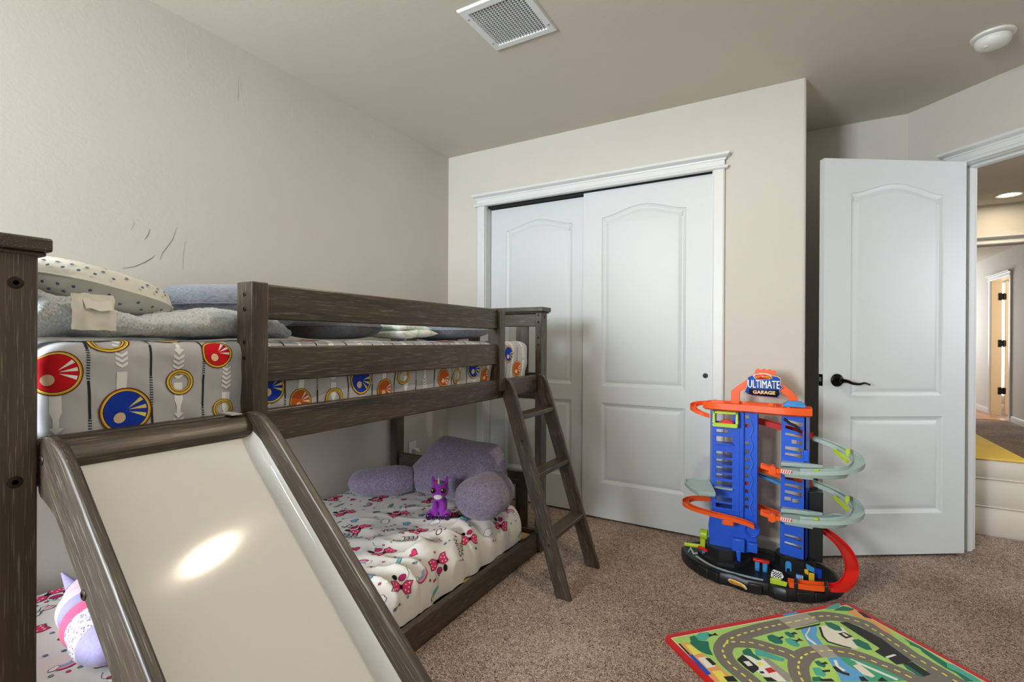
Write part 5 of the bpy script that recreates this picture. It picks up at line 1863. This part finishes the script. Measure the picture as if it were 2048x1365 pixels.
# spiral ramps
for dz in (0.0, -0.212):
    dzz = dz
    track('spiral_track', 'toy_grey', [(0.070, 2.735, 0.646 + dzz), (0.115, 2.732, 0.634 + dzz), (0.175, 2.715, 0.616 + dzz), (0.222, 2.675, 0.598 + dzz), (0.240, 2.620, 0.580 + dzz), (0.222, 2.560, 0.562 + dzz), (0.170, 2.518, 0.550 + dzz), (0.095, 2.500, 0.540 + dzz), (0.02, 2.498, 0.532 + dzz)], 0.024, 0.018)
    pts = [(-0.062, 2.520), (-0.050, 2.485), (0.03, 2.478), (0.10, 2.488), (0.155, 2.515), (0.195, 2.560), (0.208, 2.620), (0.190, 2.668), (0.150, 2.668), (0.115, 2.610), (0.05, 2.590), (-0.050, 2.590)]
    m_ = MB()
    m_.loft([[Vector((x, y, z + dzz)) for x, y in inset(pts, d)] for d, z in ((0.004, 0.522), (0.0, 0.528), (0.0, 0.544), (0.004, 0.546), (0.008, 0.540))])
    plat = m_.build('spiral_platform', 'toy_grey', tg, sharp=35)
    m_ = MB()
    m_.prism([(-0.055, 2.545), (0.0, 2.565), (0.05, 2.570), (0.11, 2.592), (0.05, 2.600), (-0.052, 2.600)], XYv, 0.545 + dzz, 0.562 + dzz)
    m_.build('platform_wall', 'toy_grey', plat, bevel=0.003)
    m_ = MB()
    m_.box(-0.04, 0.07, 2.50, 2.575, 0.508 + dzz, 0.524 + dzz)
    m_.build('platform_bracket', 'toy_grey', plat, bevel=0.005)
    m_ = MB()
    m_.box(-0.054, -0.012, 2.4765, 2.480, 0.530 + dzz, 0.5455 + dzz, 0)
    for k in range(5):
        x = -0.052 + 0.0085 * k
        m_.prism([(x, 0.531 + dzz), (x + 0.004, 0.531 + dzz), (x + 0.008, 0.545 + dzz), (x + 0.004, 0.545 + dzz)], XZ, 2.4760, 2.4765, 1)
    m_.build('hazard_label', ['toy_white', 'toy_red'], plat)
    m_ = MB()
    m_.loft([[Vector(p) for p in r] for r in (((0.150, 2.665, 0.625 + dzz), (0.160, 2.672, 0.625 + dzz), (0.160, 2.672, 0.612 + dzz), (0.150, 2.665, 0.612 + dzz)), ((0.196, 2.600, 0.594 + dzz), (0.206, 2.606, 0.594 + dzz), (0.206, 2.606, 0.580 + dzz), (0.196, 2.600, 0.580 + dzz)))])
    m_.box(0.196, 0.212, 2.655, 2.664, 0.598 + dzz, 0.632 + dzz)
    m_.build('diverter', 'toy_lime', tg)
    m_ = MB()
    m_.box(0.070, 0.090, 2.510, 2.522, 0.545 + dzz, 0.556 + dzz)
    m_.build('diverter_knob', 'toy_lime', plat, bevel=0.002)
    track('launch_ramp', 'toy_orange', [(-0.052, 2.505, 0.527 + dzz), (-0.075, 2.505, 0.525 + dzz), (-0.10, 2.505, 0.530 + dzz), (-0.135, 2.505, 0.538 + dzz)], 0.018, 0.018, 4)
    m_ = MB()
    m_.prism([(-0.105, 0.520 + dzz), (-0.088, 0.512 + dzz), (-0.072, 0.520 + dzz), (-0.075, 0.548 + dzz), (-0.088, 0.556 + dzz), (-0.100, 0.548 + dzz)], XZ, 2.482, 2.528)
    m_.build('ramp_clip', 'toy_orange', tg, bevel=0.002)
track('down_ramp', 'toy_red', [(0.045, 2.735, 0.240), (0.10, 2.730, 0.226), (0.155, 2.712, 0.200), (0.200, 2.675, 0.162), (0.218, 2.620, 0.118), (0.205, 2.560, 0.078), (0.170, 2.515, 0.058), (0.125, 2.495, 0.054)], 0.026, 0.016)
track('down_ramp', 'toy_orange', [(0.118, 2.488, 0.054), (0.075, 2.470, 0.054), (0.02, 2.455, 0.054), (-0.022, 2.448, 0.054)], 0.022, 0.022)
for x, y in ((0.118, 2.480), (0.006, 2.446)):
    m_ = MB()
    m_.box(x - 0.007, x + 0.007, y - 0.024, y + 0.030, 0.04, 0.082)
    m_.build('ramp_clamp', 'toy_black', tg, bevel=0.004)

# things moulded on the base
m_ = MB()
m_.prism([(-0.092, 0.052), (-0.030, 0.052), (-0.026, 0.070), (-0.052, 0.072), (-0.060, 0.078), (-0.092, 0.074)], XZ, 2.428, 2.440)
m_.build('finish_gate', 'toy_lime', tg, bevel=0.002)
m_ = MB()
m_.prism([(-0.090, 0.078), (-0.050, 0.074), (-0.040, 0.088), (-0.048, 0.104), (-0.080, 0.110), (-0.088, 0.096)], XZ, 2.440, 2.446, 0)
for i in range(7):
    for j in range(5):
        if (i + j) % 2 == 0:
            m_.box(-0.083 + i * 0.005, -0.078 + i * 0.005, 2.4392, 2.440, 0.080 + j * 0.005 - i * 0.0004, 0.085 + j * 0.005 - i * 0.0004, 1)
m_.build('checker_sign', ['toy_white', 'toy_signblack'], tg)
for x in (-0.150, -0.118):
    m_ = MB()
    m_.box(x - 0.010, x + 0.010, 2.552, 2.575, 0.042, 0.086)
    m_.cyl((x, 2.552, 0.056), (x, 2.546, 0.056), 0.009, n=16)
    m_.build('fuel_pump', 'toy_sky', tg, bevel=0.003)
m_ = MB()
m_.box(-0.168, -0.100, 2.550, 2.572, 0.084, 0.096)
m_.build('pump_roof', 'toy_red', tg, bevel=0.003)
m_ = MB()
m_.box(-0.397, -0.383, 2.585, 2.592, 0.044, 0.072)
m_.build('sign_stand', 'toy_sky', tg)
m_ = MB()
m_.prism([(-0.420, 0.085), (-0.412, 0.097), (-0.385, 0.092), (-0.360, 0.074), (-0.366, 0.068), (-0.395, 0.076)], XZ, 2.575, 2.583)
m_.build('stand_sign', 'toy_red', tg, bevel=0.002)
m_ = MB()
m_.prism([(-0.036, 0.042), (-0.030, 0.042), (-0.030, 0.075), (-0.018, 0.075), (-0.018, 0.042), (-0.012, 0.042), (-0.012, 0.098), (-0.017, 0.106), (-0.031, 0.106), (-0.036, 0.098)], XZ, 2.575, 2.583)
m_.build('gate_arch', 'toy_sky', tg)
m_ = MB()
m_.box(0.006, 0.034, 2.535, 2.542, 0.046, 0.072, 0)
for k in range(4):
    m_.box(0.009 + k * 0.007, 0.012 + k * 0.007, 2.534, 2.535, 0.048, 0.070, 1)
m_.build('pit_board', ['toy_sky', 'toy_white'], tg)
for x, y in ((0.044, 2.590), (0.066, 2.560)):
    m_ = MB()
    m_.box(x - 0.011, x + 0.011, y - 0.004, y + 0.004, 0.044, 0.082)
    m_.build('barrier', 'toy_yellow', tg, bevel=0.002)
m_ = MB()
m_.prism([(0.036, 0.080), (0.078, 0.072), (0.078, 0.092), (0.036, 0.108)], XZ, 2.595, 2.600)
m_.build('barrier_sign', 'toy_sky', tg)
m_ = MB()
m_.box(0.076, 0.106, 2.600, 2.606, 0.05, 0.090)
m_.build('barrier_sign', 'toy_blue_dark', tg)
# small flame badge on the skirt
m_ = MB()
def badge_map(x, z, t):
    return (-0.222 + x, 2.4092 - t - 0.35 * (x + 0.0), z)
out = [(-30, 2), (-24, 9), (-10, 11), (8, 10), (24, 6), (33, -6), (28, -12), (24, -7), (8, -6), (-6, -8), (-22, -7)]
for k, (sc_, mi) in enumerate(((1.15, 0), (1.0, 1))):
    m_.prism([(x * 0.00115 * sc_, 0.030 + z * 0.00095 * sc_) for x, z in out], badge_map, 0.0075 + 0.0006 * k, 0.0081 + 0.0006 * k, mi)
vs_, fs_ = text2d('HOT WHEELS', 0.0118, 0.0002, shear=0.25)
m_.tris2d(vs_, fs_, lambda a, c: badge_map(a * 0.72 - 0.002, 0.0315 + c, 0.0090), 2)
m_.build('badge', ['toy_white', 'toy_gold', 'toy_red'], tg, sharp=180)

# ------------------------------------------------------------------ play rug with its road map
RL = Vector((-0.421, 1.875))
RA, RB = Vector((0.69222518, 0.72168157)), Vector((0.72168157, -0.69222518))
RUGC = dict(green=(176, 220, 112), red=(204, 22, 24), cream=(244, 236, 216), road=(124, 117, 106), lgrey=(172, 165, 152), grey=(160, 156, 140), yellow=(252, 234, 100), white=(246, 244, 234),
            black=(22, 22, 22), blue=(76, 156, 220), blue2=(28, 80, 196), lblue=(98, 172, 228), dgreen=(22, 116, 92), teal=(76, 180, 160), tgreen=(66, 170, 128), lgreen2=(186, 226, 108), orange=(240, 168, 98))
RUGM = []
for k, c in RUGC.items():
    m_ = base_mat('rug_' + k, hx(*c), 0.95, spec=0.1, sheen=0.2)
    n_ = N(m_)
    v_ = n_.coords()
    f_ = n_.noise(v_, 420, 2, 0.6)
    c_ = hx(*c)
    n_.color(n_.ramp(f_, [(0.3, tuple(q * 0.82 for q in c_)), (0.7, tuple(min(1, q * 1.14) for q in c_))]))
    n_.bump(f_, 0.5, 0.0015)
    RUGM.append('rug_' + k)
RI = {k: i for i, k in enumerate(RUGC)}
AW, BL = 0.8827, 1.30
HR = 0.0085
def rp3(a, b_, z):
    q = RL + RA * a + RB * b_
    return Vector((q.x, q.y, z))
m_ = MB()
def rrect(i, z, r=0.03):
    pts = []
    for (ca, cb, s0) in ((AW, 0, -90), (AW, BL, 0), (0, BL, 90), (0, 0, 180)):
        sa = -1 if ca > 0 else 1
        sb = -1 if cb > 0 else 1
        for k in range(7):
            t = math.radians(s0 + 15 * k)
            pts.append(rp3(ca + sa * r + (r - i) * math.cos(t), cb + sb * r + (r - i) * math.sin(t), z))
    return pts
m_.loft([rrect(-0.007, 0.0), rrect(-0.008, 0.003), rrect(-0.006, HR - 0.001), rrect(-0.003, HR), rrect(0.014, HR)], RI['red'])
lay = [HR]
def flat_poly(pts, mi, z):
    tr = tessellate_polygon([[Vector((p[0], p[1], 0)) for p in pts]])
    m_.add([rp3(p[0], p[1], z) for p in pts], [tuple(t) for t in tr], mi)
def flat_stroke(pts, w, mi, z, k=5):
    P = smooth_path([Vector((p[0], p[1], 0)) for p in pts], k) if k > 1 else [Vector((p[0], p[1], 0)) for p in pts]
    vs_ = []
    for i, p in enumerate(P):
        t = (P[min(i + 1, len(P) - 1)] - P[max(i - 1, 0)])
        t = t.normalized() if t.length else Vector((1, 0, 0))
        q = Vector((-t.y, t.x, 0)) * w
        vs_ += [rp3(*(p + q).xy, z), rp3(*(p - q).xy, z)]
    m_.add(vs_, [(2 * i, 2 * i + 1, 2 * i + 3, 2 * i + 2) for i in range(len(P) - 1)], mi)
def rflat(i, z, mi):
    m_.add(rrect(i, z, 0.022), [tuple(range(28))], mi)
rflat(0.017, HR + 0.0002, RI['cream'])
rflat(0.0205, HR + 0.0004, RI['green'])
ROAD_A=[(0.13,0.269),(0.127,0.243),(0.125,0.218),(0.127,0.191),(0.135,0.164),(0.147,0.14),(0.164,0.121),(0.188,0.104),(0.218,0.086),(0.251,0.078),(0.291,0.07),(0.341,0.066),(0.394,0.061),(0.446,0.06),(0.494,0.058),(0.58,0.058),(0.638,0.055),(0.688,0.058),(0.714,0.063),(0.734,0.073),(0.754,0.086),(0.775,0.104),(0.792,0.127),(0.802,0.15),(0.798,0.176),(0.798,0.203),(0.794,0.23),(0.789,0.256),(0.786,0.279),(0.78,0.31),(0.774,0.338),(0.776,0.362),(0.774,0.388),(0.775,0.414),(0.774,0.441),(0.773,0.465)]
ROAD_B=[(0.186,0.104),(0.212,0.1),(0.235,0.105),(0.26,0.114),(0.284,0.124),(0.302,0.141),(0.319,0.158),(0.335,0.177),(0.354,0.198),(0.365,0.221),(0.366,0.246)]
ROAD_C=[(0.298,0.328),(0.314,0.304),(0.333,0.282),(0.353,0.264),(0.373,0.251),(0.397,0.238),(0.425,0.231),(0.45,0.227),(0.497,0.233),(0.528,0.239),(0.543,0.249),(0.568,0.265),(0.584,0.28),(0.6,0.301),(0.611,0.322),(0.621,0.347),(0.634,0.368),(0.644,0.392),(0.65,0.418),(0.658,0.444)]
ROAD_D=[(0.661,0.445),(0.741,0.439),(0.769,0.466)]
RUG_POLYS=[
('lgrey',[(0.502,0.026),(0.645,0.02),(0.646,0.082),(0.499,0.091)]),
('lgrey',[(0.478,0.192),(0.537,0.209),(0.519,0.272),(0.463,0.26)]),
('blue',[(0.541,0.004),(0.616,0.002),(0.616,0.015),(0.543,0.018)]),
('dgreen',[(0.088,0.032),(0.112,0.028),(0.11,0.061),(0.138,0.074),(0.115,0.11),(0.101,0.147),(0.085,0.137),(0.073,0.119),(0.065,0.096),(0.064,0.067),(0.076,0.056)]),
('teal',[(0.112,0.033),(0.142,0.019),(0.177,0.024),(0.166,0.048),(0.132,0.067),(0.107,0.06)]),
('black',[(0.167,0.034),(0.183,0.042),(0.197,0.035),(0.198,0.054),(0.181,0.048),(0.159,0.052)]),
('orange',[(0.029,0.057),(0.065,0.061),(0.07,0.123),(0.088,0.28),(0.016,0.26)]),
('yellow',[(0.044,0.069),(0.061,0.071),(0.072,0.124),(0.036,0.128)]),
('white',[(0.04,0.144),(0.071,0.146),(0.069,0.2),(0.037,0.198)]),
('yellow',[(0.041,0.215),(0.073,0.22),(0.066,0.274),(0.035,0.265)]),
('blue2',[(0.019,0.12),(0.034,0.121),(0.031,0.226),(0.012,0.229)]),
('black',[(0.023,0.055),(0.03,0.057),(0.028,0.119),(0.019,0.12)]),
('black',[(0.063,0.151),(0.08,0.157),(0.08,0.189),(0.064,0.192)]),
('black',[(0.06,0.248),(0.093,0.254),(0.09,0.281),(0.057,0.272)]),
('dgreen',[(0.37,0.106),(0.396,0.102),(0.409,0.122),(0.403,0.149),(0.386,0.161),(0.365,0.151),(0.357,0.13)]),
('dgreen',[(0.454,0.104),(0.471,0.106),(0.477,0.128),(0.464,0.141),(0.448,0.136),(0.446,0.116)]),
('teal',[(0.421,0.137),(0.446,0.138),(0.45,0.162),(0.446,0.182),(0.427,0.192),(0.413,0.178),(0.411,0.156)]),
('black',[(0.44,0.148),(0.46,0.156),(0.475,0.149),(0.479,0.167),(0.461,0.162),(0.436,0.171),(0.45,0.162)]),
('black',[(0.401,0.126),(0.426,0.122),(0.424,0.132),(0.401,0.134)]),
('black',[(0.474,0.115),(0.493,0.113),(0.495,0.127),(0.469,0.123)]),
('lblue',[(0.526,0.109),(0.565,0.096),(0.606,0.102),(0.593,0.122),(0.553,0.152),(0.531,0.195),(0.531,0.203),(0.479,0.191),(0.495,0.158)]),
('white',[(0.578,0.1),(0.583,0.101),(0.553,0.123),(0.518,0.142),(0.511,0.162),(0.509,0.197),(0.498,0.196),(0.499,0.162),(0.513,0.14),(0.551,0.119)]),
('black',[(0.505,0.097),(0.627,0.095),(0.641,0.092),(0.624,0.104),(0.513,0.106)]),
('white',[(0.203,0.171),(0.255,0.21),(0.253,0.327),(0.198,0.311),(0.177,0.226)]),
('black',[(0.164,0.189),(0.204,0.171),(0.208,0.24),(0.2,0.251),(0.166,0.262),(0.162,0.231)]),
('white',[(0.178,0.203),(0.199,0.206),(0.196,0.229),(0.176,0.228)]),
('yellow',[(0.217,0.219),(0.233,0.221),(0.233,0.237),(0.213,0.239)]),
('red',[(0.22,0.254),(0.247,0.253),(0.248,0.276),(0.217,0.276)]),
('grey',[(0.255,0.205),(0.274,0.213),(0.279,0.301),(0.255,0.328),(0.242,0.324)]),
('dgreen',[(0.217,0.154),(0.247,0.145),(0.253,0.154),(0.244,0.177),(0.249,0.213),(0.232,0.211),(0.224,0.187),(0.207,0.172)]),
('teal',[(0.268,0.158),(0.291,0.175),(0.328,0.231),(0.311,0.24),(0.289,0.225),(0.271,0.205),(0.245,0.188)]),
('black',[(0.183,0.286),(0.208,0.294),(0.214,0.316),(0.181,0.307)]),
('black',[(0.191,0.26),(0.206,0.262),(0.204,0.273),(0.191,0.27)]),
('cream',[(0.609,0.113),(0.636,0.11),(0.697,0.141),(0.665,0.215),(0.632,0.256),(0.615,0.255),(0.563,0.198),(0.582,0.154)]),
('black',[(0.609,0.113),(0.618,0.115),(0.576,0.165),(0.565,0.193),(0.589,0.224),(0.611,0.247),(0.603,0.25),(0.578,0.225),(0.556,0.197),(0.566,0.165)]),
('black',[(0.716,0.109),(0.746,0.117),(0.762,0.152),(0.771,0.232),(0.753,0.305),(0.744,0.36),(0.705,0.363),(0.672,0.359),(0.679,0.32),(0.671,0.321),(0.671,0.285),(0.706,0.277)]),
('black',[(0.701,0.362),(0.741,0.362),(0.732,0.427),(0.689,0.429)]),
('white',[(0.677,0.317),(0.72,0.315),(0.725,0.322),(0.678,0.326)]),
('dgreen',[(0.66,0.093),(0.683,0.103),(0.692,0.129),(0.675,0.158),(0.651,0.148),(0.645,0.123)]),
('dgreen',[(0.657,0.21),(0.684,0.214),(0.691,0.246),(0.671,0.276),(0.651,0.27),(0.641,0.241)]),
('black',[(0.642,0.165),(0.675,0.167),(0.679,0.197),(0.641,0.199)]),
('cream',[(0.656,0.17),(0.667,0.17),(0.667,0.19),(0.653,0.19)]),
('teal',[(0.745,0.019),(0.792,0.005),(0.845,-0.0),(0.839,0.014),(0.795,0.033)]),
('dgreen',[(0.77,0.037),(0.84,0.022),(0.865,0.049),(0.844,0.062),(0.813,0.053)]),
('orange',[(0.817,0.058),(0.859,0.058),(0.86,0.139),(0.852,0.198),(0.833,0.237),(0.825,0.203),(0.838,0.14),(0.818,0.091)]),
('black',[(0.859,0.066),(0.873,0.085),(0.862,0.129),(0.846,0.11)]),
('dgreen',[(0.855,0.25),(0.854,0.274),(0.858,0.311),(0.849,0.393),(0.854,0.476),(0.85,0.496),(0.804,0.483),(0.819,0.446),(0.815,0.415),(0.824,0.369),(0.832,0.333),(0.843,0.319),(0.833,0.292),(0.842,0.283)]),
('teal',[(0.847,0.4),(0.858,0.411),(0.859,0.472),(0.853,0.497),(0.829,0.49),(0.832,0.45),(0.824,0.417)]),
('lgreen2',[(0.373,0.29),(0.433,0.259),(0.477,0.266),(0.459,0.304),(0.423,0.349),(0.4,0.369),(0.32,0.346)]),
('dgreen',[(0.414,0.27),(0.433,0.27),(0.437,0.297),(0.419,0.305),(0.408,0.289)]),
('teal',[(0.378,0.294),(0.405,0.299),(0.397,0.332),(0.378,0.341),(0.359,0.326)]),
('black',[(0.426,0.284),(0.452,0.281),(0.45,0.293),(0.424,0.29)]),
('black',[(0.399,0.312),(0.429,0.318),(0.42,0.326),(0.396,0.322)]),
('dgreen',[(0.338,0.33),(0.365,0.335),(0.363,0.358),(0.323,0.347)]),
('black',[(0.355,0.344),(0.394,0.353),(0.393,0.367),(0.351,0.355)]),
('lblue',[(0.473,0.268),(0.521,0.273),(0.506,0.322),(0.521,0.352),(0.504,0.398),(0.412,0.372),(0.435,0.342),(0.456,0.303)]),
('white',[(0.485,0.282),(0.496,0.285),(0.474,0.313),(0.478,0.335),(0.464,0.336),(0.462,0.312)]),
('tgreen',[(0.521,0.273),(0.553,0.29),(0.59,0.325),(0.609,0.364),(0.619,0.426),(0.559,0.414),(0.504,0.398),(0.522,0.357),(0.51,0.318)]),
('white',[(0.545,0.293),(0.551,0.294),(0.582,0.364),(0.576,0.369)]),
('white',[(0.544,0.312),(0.56,0.314),(0.604,0.415),(0.591,0.418)]),
('cream',[(0.523,0.322),(0.55,0.322),(0.549,0.35),(0.544,0.383),(0.528,0.386),(0.513,0.365)]),
('black',[(0.451,0.307),(0.464,0.31),(0.461,0.338),(0.474,0.349),(0.463,0.36),(0.45,0.347),(0.442,0.33)]),
('black',[(0.489,0.37),(0.505,0.375),(0.501,0.397),(0.476,0.39)]),
('black',[(0.535,0.4),(0.561,0.393),(0.559,0.414),(0.528,0.405)]),
('dgreen',[(0.696,0.36),(0.704,0.373),(0.698,0.432),(0.684,0.423),(0.683,0.387)])]

EXT_A0 = [(0.15, 0.62), (0.142, 0.50), (0.135, 0.40), (0.132, 0.32)]
ra = EXT_A0 + ROAD_A + [(0.773, 0.60), (0.77, 0.75), (0.73, 0.90), (0.60, 0.98), (0.40, 0.96), (0.25, 0.86), (0.17, 0.74), (0.15, 0.62)]
rc = [(0.26, 0.86), (0.262, 0.6), (0.27, 0.45), (0.283, 0.37)] + ROAD_C
for k, (c, pts) in enumerate(RUG_POLYS):
    flat_poly([(AW - p[0], BL - p[1]) for p in pts], RI[c], HR + 0.0005 + 0.000001 * k)
for k, pts in enumerate((ra, ROAD_B, rc, ROAD_D)):
    flat_stroke(pts, 0.032, RI['road'], HR + 0.0006 + 0.00004 * k)
for k, (c, pts) in enumerate(RUG_POLYS):
    flat_poly(pts, RI[c], HR + 0.0008 + 0.00001 * k)
for pts in ([(0.10, 1.08), (0.30, 1.02), (0.36, 1.16), (0.16, 1.2)], [(0.45, 0.62), (0.62, 0.60), (0.64, 0.78), (0.47, 0.80)]):
    flat_poly(pts, RI['tgreen'], HR + 0.0008)
for pts in (ra, ROAD_B, rc):
    P = smooth_path([Vector((p[0], p[1], 0)) for p in pts], 6)
    acc, seg_, on = 0.0, [P[0]], True
    for i in range(1, len(P)):
        d = (P[i] - P[i - 1]).length
        acc += d
        seg_.append(P[i])
        if acc > (0.015 if on else 0.013):
            if on:
                flat_stroke([(q.x, q.y) for q in seg_], 0.0034, RI['yellow'], HR + 0.0016, 1)
            seg_, acc, on = [P[i]], 0.0, not on
o = m_.build('play_rug', RUGM, None, sharp=30)
tag(o, 'red bordered green play rug printed with a road map on the carpet', 'rug')
